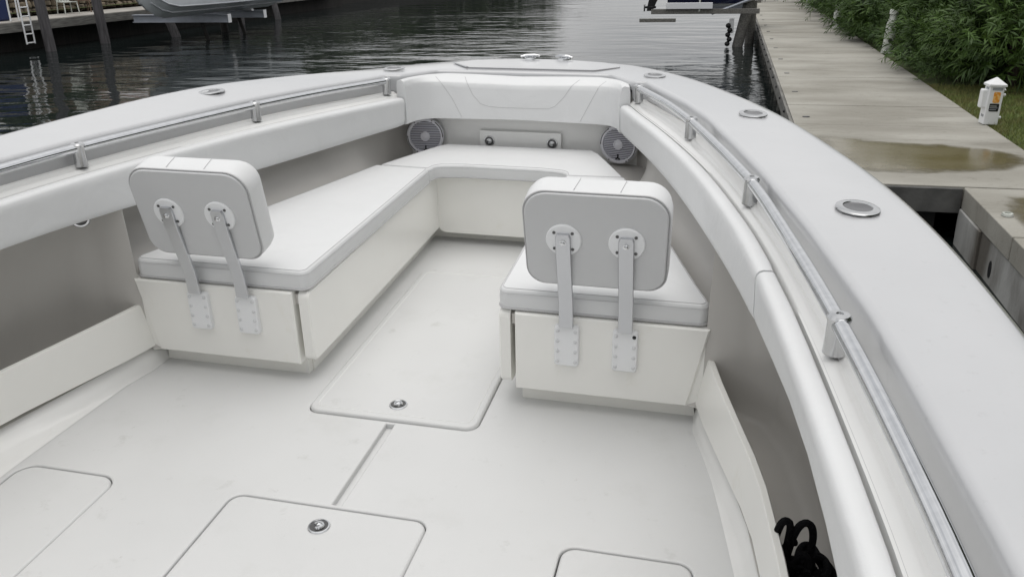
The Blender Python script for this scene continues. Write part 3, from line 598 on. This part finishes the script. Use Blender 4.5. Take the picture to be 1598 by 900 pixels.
def soft_puddle():
    m = MATS['puddle']; n = m.node_tree; lk = n.links.new; p = n.nodes['Principled BSDF']; out = n.nodes['Material Output']
    at = n.nodes.new('ShaderNodeAttribute'); at.attribute_name = 'depth'; g = n.nodes.new('ShaderNodeNewGeometry')
    t = n.nodes.new('ShaderNodeTexNoise'); t.inputs['Scale'].default_value = 7; t.inputs['Detail'].default_value = 8; lk(g.outputs['Position'], t.inputs['Vector'])
    a = n.nodes.new('ShaderNodeMath'); a.operation = 'MULTIPLY_ADD'; lk(t.outputs['Fac'], a.inputs[0]); a.inputs[1].default_value = .9; a.inputs[2].default_value = -.45
    b = n.nodes.new('ShaderNodeMath'); b.operation = 'ADD'; lk(at.outputs['Fac'], b.inputs[0]); lk(a.outputs[0], b.inputs[1])
    r = n.nodes.new('ShaderNodeMapRange'); r.inputs['From Min'].default_value = .08; r.inputs['From Max'].default_value = 1.0; r.interpolation_type = 'SMOOTHSTEP'; lk(b.outputs[0], r.inputs['Value'])
    tr = n.nodes.new('ShaderNodeBsdfTransparent'); mxs = n.nodes.new('ShaderNodeMixShader'); lk(r.outputs[0], mxs.inputs[0]); lk(tr.outputs[0], mxs.inputs[1]); lk(p.outputs[0], mxs.inputs[2]); lk(mxs.outputs[0], out.inputs['Surface'])
soft_puddle()
def blob(name, pts, z, mt):
    P = np.array(pts, float); d = 0
    for _ in range(3): P = np.stack([.75 * P + .25 * np.roll(P, -1, 0), .25 * P + .75 * np.roll(P, -1, 0)], 1).reshape(-1, 2)
    c = P.mean(0); n = len(P); m = MB(); V = []; D = []
    for k, dv in ((1.0, 0), (.9, .45), (.75, .8), (.5, 1)):
        V += [(c[0] + (x - c[0]) * k, c[1] + (y - c[1]) * k, z) for x, y in P]; D += [dv] * n
    F = [(k * n + j, k * n + (j + 1) % n, (k + 1) * n + (j + 1) % n, (k + 1) * n + j) for k in range(3) for j in range(n)] + [tuple(3 * n + j for j in range(n))]
    m.add(V, F); o = m.build(name, mt, None, smooth=False); at = o.data.attributes.new('depth', 'FLOAT', 'POINT'); at.data.foreach_set('value', D); return struct(o)
blob('puddle', [(2.3, 10.95), (2.75, 10.65), (3.2, 10.50), (3.8, 10.50), (4.3, 10.15), (4.445, 9.9), (4.44, 9.55), (4.1, 9.2), (3.6, 8.98), (3.0, 8.88), (2.4, 8.9), (2.14, 9.3), (2.14, 10.6)], ZD + .004, 'puddle')
blob('puddle', [(3.58, 8.25), (4.2, 8.4), (4.44, 8.0), (4.44, 5.8), (4.2, 4.6), (3.75, 5.4), (3.56, 6.8)], ZD + .002, 'puddle')

# lawn
m = MB(); m.add([(4.452, -60, ZD - .03), (200, -60, ZD - .03), (200, 300, ZD - .03), (4.452, 300, ZD - .03)], [(0, 1, 2, 3)]); struct(m.build('lawn', 'lawn', None, smooth=False))
def grass(n, x0, x1, y0, y1, z, name):
    x = rng.uniform(x0, x1, n); y = rng.uniform(y0, y1, n); h = rng.uniform(.03, .085, n); a = rng.uniform(0, 6.28, n); wv = .004
    dx, dy = np.cos(a) * wv, np.sin(a) * wv; lx_, ly = rng.normal(0, .03, n), rng.normal(0, .03, n)
    V = np.empty((n, 3, 3)); V[:, 0] = np.stack([x - dx, y - dy, np.full(n, z)], 1); V[:, 1] = np.stack([x + dx, y + dy, np.full(n, z)], 1); V[:, 2] = np.stack([x + lx_, y + ly, z + h], 1)
    me = bpy.data.meshes.new(name); me.vertices.add(n * 3); me.vertices.foreach_set('co', V.ravel()); me.loops.add(n * 3); me.loops.foreach_set('vertex_index', np.arange(n * 3)); me.polygons.add(n)
    me.polygons.foreach_set('loop_start', np.arange(n) * 3); me.polygons.foreach_set('loop_total', np.full(n, 3)); me.update(); me.materials.append(MATS['grass'])
    o = bpy.data.objects.new(name, me); COL.objects.link(o); o['kind'] = 'stuff'; return o
tag(grass(60000, 4.44, 9, 8.5, 15.5, ZD - .03, 'grass'), 'short yellowish green lawn grass beside the dock', 'grass')
m = MB().prism(rnd_poly([(4.88, 11.5), (5.5, 11.55), (5.5, 12.15), (4.95, 12.1)], .1, 3), [(0, ZD - .03), (0, ZD + .02), (.02, ZD + .035)]); tag(m.build('stepping_stone', 'dock_pale', None), 'flat pale stepping stone in the grass beyond the white pedestal', 'stone')

# power pedestal
pe = empty('power_pedestal', (4.475, 11.88, ZD), .12); tag(pe, 'white dock power pedestal with pointed cap, orange sticker and side box', 'pedestal')
pe.rotation_euler = (0, .03, .10)
hw = .086
MB().box(-hw, hw, -hw, hw, 0, .47).build('post', 'ped_white', pe, bevel=.008)
m = MB(); m.loft([[(-hw - .018, -hw - .018, .47), (hw + .018, -hw - .018, .47), (hw + .018, hw + .018, .47), (-hw - .018, hw + .018, .47)], [(-hw - .018, -hw - .018, .495), (hw + .018, -hw - .018, .495), (hw + .018, hw + .018, .495), (-hw - .018, hw + .018, .495)], [(-.006, -.006, .575), (.006, -.006, .575), (.006, .006, .575), (-.006, .006, .575)]]); m.build('cap', 'ped_white', pe, bevel=.004)
MB().prism(rrect(-.05, .05, .20, .43, .02, 4), [(0, 0), (0, .055), (.012, .065)], Matrix(((0, 0, -1, -hw), (1, 0, 0, 0), (0, 1, 0, 0), (0, 0, 0, 1)))).build('outlet_box', 'ped_white', pe)
MB().box(-.055, .065, -hw - .004, -hw - .0005, .425, .455).build('light_strip', 'ped_grey', pe, smooth=False)
MB().prism(rrect(-.03, .05, .27, .405, .018, 4), [(0, .0005), (0, .003)], Matrix(((1, 0, 0, 0), (0, 0, -1, -hw), (0, 1, 0, 0), (0, 0, 0, 1)))).build('orange_sticker', 'orange', pe)
MB().prism(rrect(-.055, .058, .165, .262, .012, 4), [(0, .0005), (0, .003)], Matrix(((1, 0, 0, 0), (0, 0, -1, -hw), (0, 1, 0, 0), (0, 0, 0, 1)))).build('black_sticker', 'label_black', pe)
for k in range(3): MB().box(-.048, .03 + .015 * (k % 2), -hw - .0042, -hw - .0032, .184 + k * .022, .192 + k * .022).build('sticker_line', 'ped_grey' if k < 2 else 'weathered_white', pe, smooth=False)
for z in (.36, .08): MB().lathe([(.02, 0), (.02, .05), (.014, .055), (0, .055)], 12, T(hw, 0, z) @ Rot(math.pi / 2, 'Y'), caps=False).build('tap', 'ped_white', pe)
MB().lathe([(.022, 0), (.0, .04)], 8, T(hw + .03, 0, .42), caps=False).build('hook', 'ped_white', pe)
MB().box(-hw - .003, -hw - .0005, -.05, .03, .09, .12).build('vent', 'ped_grey', pe, smooth=False)
MB().box(-hw - .003, -hw - .0005, -.05, .03, .43, .455).build('vent', 'ped_grey', pe, smooth=False)

# white bollards by the hedge
def bollard(x, y, sc_, label):
    b = empty('white_bollard', (x, y, ZD)); b.scale = (sc_,) * 3; b.rotation_euler = (0, .05, 0)
    MB().lathe([(.13, 0), (.125, .06), (.115, .07), (.115, .52), (.11, .60), (.082, .70), (.075, .72), (.075, .80)], 24, caps=True).build('body', 'weathered_white', b)
    MB().lathe([(.09, .80), (.092, .83), (.092, .88), (.08, .90), (0, .905)], 24, caps=False).build('cap', 'weathered_white', b)
    MB().lathe([(.045, 0), (.045, .012), (.03, .014), (.03, .004), (0, .004)], 16, T(0, -.112, .27) @ Rot(math.pi / 2, 'X'), caps=False).build('socket', 'dark_steel', b)
    tag(b, label, 'bollard', 'white bollards along the hedge')
bollard(4.56, 20.3, 1.0, 'nearest white bottle-shaped bollard half hidden by the hedge')
bollard(4.20, 27.0, .95, 'second white bollard along the dock, mostly covered by hedge leaves')
bollard(4.2, 37, .95, 'farthest white bollard at the top edge, deep in the hedge')
# dock cleat
c = MB(); c.lathe([(.05, 0), (.045, .02), (.028, .022), (.026, .006), (0, .006)], 16, T(0, 0, 0), sx=.9, sy=1.1, caps=False); q = c.build('dock_cleat', 'weathered_white', None); q.location = (3.56, 7.53, ZD + .001); tag(q, 'small pale metal ring fitting on the near dock edge', 'cleat')

# hedge shrubs
def leaf_mesh(name, nsprig, rad, L_, W_, mats, seed, nleaf=12, shell=.55):
    r = np.random.default_rng(seed); V = []; MI = []
    d = r.normal(size=(nsprig, 3)); d /= np.linalg.norm(d, axis=1)[:, None]; d[:, 2] = np.abs(d[:, 2]) * 1.0 - .35 * (r.random(nsprig) < .5)
    d /= np.linalg.norm(d, axis=1)[:, None]
    lob = 1 + .22 * np.sin(d[:, 0] * 5 + seed) * np.cos(d[:, 1] * 4 + 2 * seed) + .12 * np.sin(d[:, 2] * 9 + seed)
    P = d * (lob * r.uniform(shell, 1.0, nsprig))[:, None] * np.array(rad); P[:, 2] += rad[2] * .45
    ax_ = d + r.normal(0, .45, (nsprig, 3)) + [0, 0, .35]; ax_ /= np.linalg.norm(ax_, axis=1)[:, None]
    hue = r.random(nsprig)
    for k in range(nleaf):
        base = P + ax_ * (k / nleaf * .30 * L_ / .15)
        side = r.normal(size=(nsprig, 3)); side -= ax_ * (side * ax_).sum(1)[:, None]; side /= np.linalg.norm(side, axis=1)[:, None]
        ld = ax_ * .75 + side * .8; ld[:, 2] -= .15; ld /= np.linalg.norm(ld, axis=1)[:, None]
        wv = np.cross(ld, ax_); wv /= np.linalg.norm(wv, axis=1)[:, None] + 1e-9
        ln = (L_ * r.uniform(.7, 1.2, nsprig))[:, None]; ww = W_ * .5
        tip = base + ld * ln; tip[:, 2] -= .25 * ln[:, 0] * .5; mid = base + ld * ln * .45
        V.append(np.stack([base, mid + wv * ww, tip, mid - wv * ww], 1)); MI.append((hue + r.normal(0, .1, nsprig) > .72).astype(np.int32))
    V = np.concatenate(V).reshape(-1, 3); MI = np.concatenate(MI); n = len(MI)
    me = bpy.data.meshes.new(name); me.vertices.add(n * 4); me.vertices.foreach_set('co', V.ravel()); me.loops.add(n * 4); me.loops.foreach_set('vertex_index', np.arange(n * 4)); me.polygons.add(n)
    me.polygons.foreach_set('loop_start', np.arange(n) * 4); me.polygons.foreach_set('loop_total', np.full(n, 4)); me.polygons.foreach_set('material_index', MI); me.update()
    for mm in mats: me.materials.append(MATS[mm])
    return me
hm = [leaf_mesh('foliage', 1500, (1.25, 1.25, 1.5), .17, .026, ('leaf', 'leaf_light'), k, 12) for k in (1, 2, 3)]
def stem_mesh(seed, h=1.6):
    r = random.Random(seed); m = MB()
    for k in range(7):
        a = r.uniform(0, 6.28); q = r.uniform(.3, .9); m.tube([(.08 * math.cos(a), .08 * math.sin(a), -.1), (.3 * q * math.cos(a), .3 * q * math.sin(a), h * .5), (.8 * q * math.cos(a), .8 * q * math.sin(a), h)], [.03, .022, .008], 6)
    o = m.build('stems', 'bark', None); me = o.data; bpy.data.objects.remove(o); return me
sm = [stem_mesh(k) for k in (1, 2)]
def shrub(x, y, s_, k, label):
    e = empty('hedge_shrub', (x, y, ZD - .03), random.uniform(0, 6.28)); e.scale = (s_, s_, s_ * random.uniform(.95, 1.1))
    a = bpy.data.objects.new('foliage', hm[k % 3]); COL.objects.link(a); a.parent = e
    b = bpy.data.objects.new('stems', sm[k % 2]); COL.objects.link(b); b.parent = e
    tag(e, label, 'shrub', 'shrubs of the dense hedge along the dock')
SH = [(5.75, 15.5, 1.0), (7.6, 15.6, 1.05), (9.4, 15.8, 1.0), (6.4, 17.2, 1.15), (8.4, 17.4, 1.2), (5.55, 17.6, .95), (5.95, 19.3, .95), (6.9, 19.6, 1.25), (6.0, 21.2, 1.05), (5.5, 23.2, 1.15), (7.2, 22, 1.3), (5.4, 25.4, 1.05), (7.0, 25.2, 1.3), (5.4, 27.6, 1.05), (5.5, 29.9, 1.1), (7, 29, 1.3), (5.5, 32.4, 1.1), (5.6, 35, 1.2), (7.2, 34, 1.4), (5.7, 38, 1.25), (5.9, 41.2, 1.4), (6, 45, 1.5), (5.05, 16.0, .5), (5.05, 17.4, .45), (4.95, 21.7, .5), (4.75, 23.2, .55), (4.75, 24.8, .5)]
SL = {0: 'hedge shrub at the near corner, behind and left of the white pedestal', 1: 'hedge shrub directly behind the white pedestal on the grass', 2: 'rightmost hedge shrub at the right edge of the picture', 22: 'small low shrub at the dock edge before the pedestal, at the hedge foot', 24: 'low shrub hanging over the dock just beyond the nearest white bollard'}
for i, (x, y, s_) in enumerate(SH): shrub(x, y, s_, i, SL.get(i, 'leafy green shrub, one of many merging into the dense hedge right of the dock'))

# boat lift on the right, with a small navy boat
lift = empty('boat_lift', (1.5, 27, ZW)); tag(lift, 'grey timber and metal boat lift frame beside the right dock', 'boat lift')
def lp_(mb, name, mt, **k): o = mb.build(name, mt, None, **k); o.parent = lift; o.location = (-1.5, -27, -ZW); return o
lp_(MB().tube([(1.42, 27.4, -1.6), (1.50, 27.4, -.8), (1.80, 27.4, .7), (2.0, 27.4, 2.2)], .16, 14), 'slanted_post', 'timber_grey')
lp_(MB().tube([(1.85, 28.4, -1.6), (1.9, 28.4, 2.2)], .14, 12), 'rear_post', 'timber_grey')
lp_(MB().box(-1.05, 2.05, 26.7, 26.82, .18, .32), 'cradle_beam', 'timber_grey', bevel=.01)
lp_(MB().box(-.7, 1.7, 28.9, 29.05, .12, .40), 'cradle_beam', 'beam_alu', bevel=.01)
lp_(MB().box(-1.35, -.3, 26.3, 26.42, -.02, .08), 'outer_beam', 'timber_grey', bevel=.01)
lp_(MB().box(-.62, .72, 26.62, 26.69, .325, .50), 'bunk_board', 'beam_end', bevel=.01)
lp_(MB().tube([(.7, 26.75, .18), (1.15, 26.75, .34), (1.9, 26.75, .62)], .035, 8), 'brace', 'beam_alu')
lp_(MB().tube([(.35, 26.68, .25), (.35, 26.68, 1.6)], .025, 8), 'hoist_cable', 'weathered_white')
lp_(MB().box(1.22, 1.36, 27.18, 27.26, -.40, .02), 'white_marker', 'ped_white', bevel=.01)
for k in range(5): lp_(MB().lathe([(.0, -.08), (.06, -.05), (.08, 0), (.06, .05), (0, .08)], 10, T(1.2 + .05 * (k % 2), 27.15, -.70 + k * .13), caps=False), 'oyster_clump', 'black')
nb = empty('small_boat', (.4, 27.6, .36)); tag(nb, 'small navy boat with black outboard raised on the right lift', 'boat')
def hullm(Ln, Bm, Hh_, z0, dead=.22, nose=.75, st=.55):
    rings = []
    for t in np.linspace(0, 1, 22):
        k = 1 - max(0, (t - .45) / .55) ** 2.2; b = Bm / 2 * max(k, .02); rise = max(0, (t - st) / (1 - st)) ** 2 * nose * Hh_
        rings.append([(t * Ln, y, z) for y, z in [(-b * 1.02, Hh_), (-b, Hh_ * .55 + rise * .25), (-b * .85, dead + rise), (-b * .45, dead * .5 + rise * 1.0), (0, rise), (b * .45, dead * .5 + rise), (b * .85, dead + rise), (b, Hh_ * .55 + rise * .25), (b * 1.02, Hh_)]])
    return rings
rg = hullm(3.4, 1.5, .9, 0, dead=.09)
o = MB().loft([[(x - 1.0, y, z) for x, y, z in r[2:7]] for r in rg], False, False).build('hull_bottom', 'hull_grey', nb, ang=30)
for sl in (slice(0, 3), slice(6, 9)): MB().loft([[(x - 1.0, y, z) for x, y, z in r[sl]] for r in rg], False, False).build('hull_side', 'navy', nb, ang=50)
m = MB(); r0 = [(x - 1.0, y, z) for x, y, z in rg[0]]; m.add(r0, [tuple(range(9))]); m.build('transom', 'navy', nb, smooth=False)
m = MB(); m.loft([[(-1.55, -.16, .55), (-1.05, -.16, .55), (-1.05, .16, .55), (-1.55, .16, .55)], [(-1.6, -.2, .75), (-1.05, -.2, .75), (-1.05, .2, .75), (-1.6, .2, .75)], [(-1.5, -.15, 1.25), (-1.1, -.15, 1.25), (-1.1, .15, 1.25), (-1.5, .15, 1.25)]]); ob = m.build('outboard', 'black', nb, bevel=.05, seg=3)
m = MB(); m.loft([[(-1.5, -.08, .58), (-1.15, -.08, .58), (-1.15, .08, .58), (-1.5, .08, .58)], [(-1.62, -.05, .10), (-1.38, -.05, .10), (-1.38, .05, .10), (-1.62, .05, .10)], [(-1.66, -.03, -.14), (-1.48, -.03, -.14), (-1.48, .03, -.14), (-1.66, .03, -.14)]]); m.tube([(-1.38, 0, -.03), (-1.5, 0, -.03), (-1.72, 0, -.03)], [.03, .055, .03], 10); m.build('lower_unit', 'black', ob)
for k in range(3): MB().box(0, .12, -.03, .03, -.008, .008, T(-1.73, 0, -.03) @ Rot(k * 2.094, 'X') @ Rot(math.pi / 2, 'Y') @ Rot(.5, 'X')).build('propeller_blade', 'dark_steel', ob)

# white chair at the far end of the right dock
def chair(name, x, y, z, rz, mt, label, sc_=1):
    e = empty(name, (x, y, z), rz); e.scale = (sc_,) * 3
    for sx in (-.25, .25):
        for sy in (-.22, .25): MB().tube([(sx * 1.1, sy * 1.15, 0), (sx, sy, .42)], .022, 8).build('leg', mt, e)
    for k in range(5): MB().box(-.27, .27, -.25 + k * .105, -.165 + k * .105, .41, .435).build('seat_slat', mt, e, smooth=False)
    for k in range(5): MB().box(-.25 + k * .105, -.165 + k * .105, 0, .02, 0, .55, T(0, .27, .42) @ Rot(-.3, 'X')).build('back_slat', mt, e, smooth=False)
    for sx in (-.28, .28): MB().box(sx - .03, sx + .03, -.25, .3, .62, .645).build('armrest', mt, e, smooth=False)
    tag(e, label, 'chair'); return e
chair('deck_chair', 2.95, 42.2, ZD, .2, 'weathered_white', 'white slatted chair at the far end of the right dock')
m = MB().box(-.3, .3, -.3, .3, 0, .9); q = m.build('dock_box', 'timber_grey', None, bevel=.02); q.location = (2.25, 41.5, ZD); tag(q, 'grey box at the far end of the right dock beside the chair', 'box')

# ================================================================== PORT BANK
ZL = .18
pd = empty('far_dock', (-22.5, 30, ZL)); struct(pd)
def dp(mb, name, mt, **k): o = mb.build(name, mt, None, **k); o.parent = pd; o.location = (22.5, -30, -ZL); return o
for k in range(14):
    dp(MB().box(-23.5, -21.6, 15 + k * 2.5 + .01, 17.49 + k * 2.5, ZL - .12, ZL), 'slab', 'dock_pale', bevel=.01, smooth=False)
dp(MB().box(-21.62, -21.55, 15, 60, ZL - .32, ZL - .03), 'edge_beam', 'timber_grey', smooth=False)
struct(MB().box(-40, -22.3, 12, 52, -2.5, ZL - .125).build('far_seawall', 'timber_dark', None, smooth=False))
m = MB(); m.add([(-300, -80, .32), (-23.55, -80, .32), (-23.55, 400, .32), (-300, 400, .32)], [(0, 1, 2, 3)]); struct(m.build('far_ground', 'lawn', None, smooth=False))
struct(MB().box(-60, -23.56, 52, 300, -2.5, .30).build('far_bank', 'timber_dark', None, smooth=False))
# rubble wall: each stone its own piece
rw = empty('stone_wall', (-23.9, 30, .18)); tag(rw, 'low wall of rough tan rubble stones behind the left dock', 'wall')
q = MB().box(-.28, -.05, -4.5, 5.6, 0, 1.05).build('mortar_core', 'mortar', rw, smooth=False)
stm = []
for k in range(5):
    r = np.random.default_rng(40 + k); m = MB(); m.lathe([(.5, -.45), (.95, -.38), (1.0, 0), (.92, .36), (.5, .46)], 9)
    m.v = [(x * (1 + r.normal(0, .10)), y * (1 + r.normal(0, .10)), z * (1 + r.normal(0, .12))) for x, y, z in m.v]
    o = m.build('stone', 'stone', None, ang=25); stm.append(o.data); bpy.data.objects.remove(o)
for row in range(4):
    y = -4.4 + random.uniform(0, .2)
    while y < 5.4:
        ln = random.uniform(.2, .46); hgt = random.uniform(.2, .29)
        o = bpy.data.objects.new('stone', random.choice(stm)); COL.objects.link(o); o.parent = rw; o.location = (-.04 + random.uniform(-.03, .03), y + ln / 2, .14 + row * .25 + random.uniform(-.02, .02)); o.scale = (.14, ln / 2, hgt); o.rotation_euler = (random.uniform(-.15, .15), 0, random.uniform(-.1, .1)); y += ln + .02
# ladder
la = empty('dock_ladder', (-21.35, 24.7, ZL)); tag(la, 'white metal dock ladder with hooped rails at the far left', 'ladder')
for sy in (0, .36):
    MB().tube(smooth_path([(0, sy, -.72), (0, sy, .55), (0, sy, .78), (-.10, sy, .90), (-.28, sy, .92), (-.42, sy, .80), (-.44, sy, .5), (-.44, sy, .02)], 40, 3), .026, 8).build('rail', 'ped_white', la)
for k in range(5): MB().tube([(0, 0, -.68 + k * .28), (0, .36, -.68 + k * .28)], .022, 8).build('rung', 'ped_white', la)
# piles
def pile(x, y, z1, r, lean, label, mt='pile_grey'):
    m = MB().tube([(x, y, -2), (x, y, ZW), (x + lean * .5, y, (ZW + z1) / 2), (x + lean, y, z1)], [r, r, r * .97, r * .95], 14)
    c = [(a - x, b - y, cc - ZW) for a, b, cc in m.v]; m.v = c; o = m.build('dock_pile', mt, None, ang=60); o.location = (x, y, ZW); tag(o, label, 'pile', 'piles in the water along the left bank'); return o
pile(-20.9, 25.2, 2.6, .17, -.15, 'dark wooden pile rising past the dock edge, right of the ladder')
pile(-20.9, 27.95, 2.6, .17, -.15, 'dark wooden pile between the ladder pile and the grey boat')
pile(-19.7, 30.55, 1.8, .17, -.9, 'slanted dark pile under the grey boat')
pile(-19.05, 33.0, .1, .15, -.05, 'short dark pile under the lift beams of the grey boat', 'timber_dark')
for k, (y, x) in enumerate(((37, -20.6), (40.5, -20.6))):
    pile(x, y, .9, .15, -.3 if k % 2 else .05, ['dark pile just right of the grey boat', 'leaning pile next beyond the grey boat', 'thin dark pile near the top edge of the water', 'farthest pile at the top edge of the water'][k])
# left lift beams and boat
ll = empty('boat_lift', (-18.5, 30, ZW)); tag(ll, 'metal lift beams under the raised grey boat on the left', 'boat lift')
def l2(mb, name, mt, **k): o = mb.build(name, mt, None, **k); o.parent = ll; o.location = (18.5, -30, -ZW); return o
for y, x1 in ((29.25, -16.5), (31.85, -16.5)):
    bm_ = MB(); bm_.box(x1 - 4.0, x1, y - .10, y + .10, .08, .11); bm_.box(x1 - 4.0, x1, y - .10, y + .10, -.17, -.14); bm_.box(x1 - 4.0, x1, y - .02, y + .02, -.14, .08)
    l2(bm_, 'lift_beam', 'beam_alu', smooth=False); l2(MB().box(x1 + .001, x1 + .012, y - .11, y + .11, -.18, .12), 'beam_end', 'beam_end', smooth=False)
    l2(MB().tube([(x1 - 1.6, y, .1), (x1 - 1.55, y, .55)], .03, 8), 'guide_post', 'beam_end'); l2(MB().tube([(x1 - 1.2, y + .05, -.14), (x1 - .9, y + .05, -1.2)], .07, 8), 'lower_post', 'timber_dark')
l2(MB().tube([(-18.0, 32.2, .15), (-16.7, 31.3, .15)], .05, 8), 'bunk', 'beam_end')
gb = empty('grey_boat', (-17.6, 34.2, .12), -math.pi / 2); tag(gb, 'pale grey powerboat hull raised on the left lift', 'boat')
rg = hullm(9.0, 2.7, 1.5, 0, dead=.40, nose=.85, st=.80)
MB().loft(rg, False, False).build('hull', 'hull_grey', gb, ang=25)
m = MB(); m.add(rg[0], [tuple(range(9))]); m.build('transom', 'hull_grey', gb, smooth=False)
for j in (3, 5, 2, 6):
    MB().tube([tuple(Vector(r[j]) + Vector((0, .006 * (1 if j > 4 else -1), -.008))) for r in rg[:-2]], .022, 6).build('spray_rail', 'hull_line', gb)
m = MB(); m.loft([[r[0], (r[0][0], 0, r[0][2] + .05), r[8]] for r in rg], False, False); m.build('deck', 'ped_white', gb)
m = MB().box(3.0, 4.6, -.5, .5, 1.5, 2.5); m.build('console', 'ped_white', gb, bevel=.08)
chair('patio_chair', -23.0, 28.9, ZL, 1.2, 'weathered_white', 'pale chair on the left dock in front of the stone wall')
chair('patio_chair', -23.1, 30.2, ZL, 1.6, 'chair_brown', 'brown chair on the left dock, next to the grey boat')
m = MB().box(-.7, .7, -.6, .6, 0, .8); q = m.build('tarp_box', 'tarp_blue', None, bevel=.08, seg=3); q.location = (-23.0, 24.7, ZL); tag(q, 'blue covered bundle behind the ladder in the top left corner', 'tarp')

# trees and houses on the left bank, which the water mirrors
tm = [leaf_mesh('crown', 1500, (2.6, 2.6, 2.6), .45, .10, ('leaf_tree', 'leaf_tree'), 20 + k, 8, .3) for k in range(2)]
def tree(x, y, h, s_, k, label):
    e = empty('bank_tree', (x, y, .3)); a = bpy.data.objects.new('crown', tm[k % 2]); COL.objects.link(a); a.parent = e; a.location = (0, 0, -.1); a.scale = (s_,) * 3; a.rotation_euler = (0, 0, k * 1.3)
    m = MB(); m.tube([(0, 0, -.2), (.1, .05, h * .4), (.05, .1, h * .75)], [.14, .11, .07], 10)
    for q in range(4): m.tube([(.08, .05, h * .4), (.9 * math.cos(q * 1.6), .9 * math.sin(q * 1.6), h * .62), (1.6 * math.cos(q * 1.6), 1.6 * math.sin(q * 1.6), h * .8)], [.08, .05, .02], 6)
    m.build('trunk', 'bark', e); tag(e, label, 'tree', 'bank trees seen only as reflections')
TR = [(-29, 33, 5, 1.0), (-28, 46, 6, 1.2), (-29, 51, 6, 1.2), (-28, 57, 6.5, 1.3), (-30, 63, 7, 1.4), (-29, 70, 7, 1.4), (-28, 78, 7.5, 1.5), (-27, 87, 8, 1.6), (-26, 97, 8.5, 1.7), (-24, 108, 9, 1.7)]
for i, (x, y, h, s_) in enumerate(TR): tree(x, y, h, s_, i, 'dark leafy tree on the left bank, seen only as a reflection in the canal')
for i, (x, y, s_) in enumerate(((10.5, 9.5, 1.3), (10.5, 4.5, 1.5), (10, -1, 1.5), (10.5, -7, 1.6))): tree(x, y, 5, s_, i, 'unseen dark tree added on the right bank to darken the chrome grab rail')  # out-of-view trees, added so the rail mirrors something dark
def house(x, y, label):
    e = empty('bank_house', (x, y, .3)); MB().box(-4, 4, -5, 5, 0, 3.0).build('wall', 'house_wall', e, smooth=False)
    m = MB(); m.loft([[(-4.5, -5.5, 3), (4.5, -5.5, 3), (4.5, 5.5, 3), (-4.5, 5.5, 3)], [(-.1, -2.5, 4.6), (.1, -2.5, 4.6), (.1, 2.5, 4.6), (-.1, 2.5, 4.6)]]); m.build('roof', 'house_roof', e, smooth=False)
    for k in range(3): MB().box(4.0, 4.04, -4 + k * 2.9, -2.2 + k * 2.9, .9, 2.2).build('window', 'glass', e, smooth=False)
    tag(e, label, 'house')
house(-33, 40, 'pale house on the left bank, mirrored in the canal beside the grey boat')
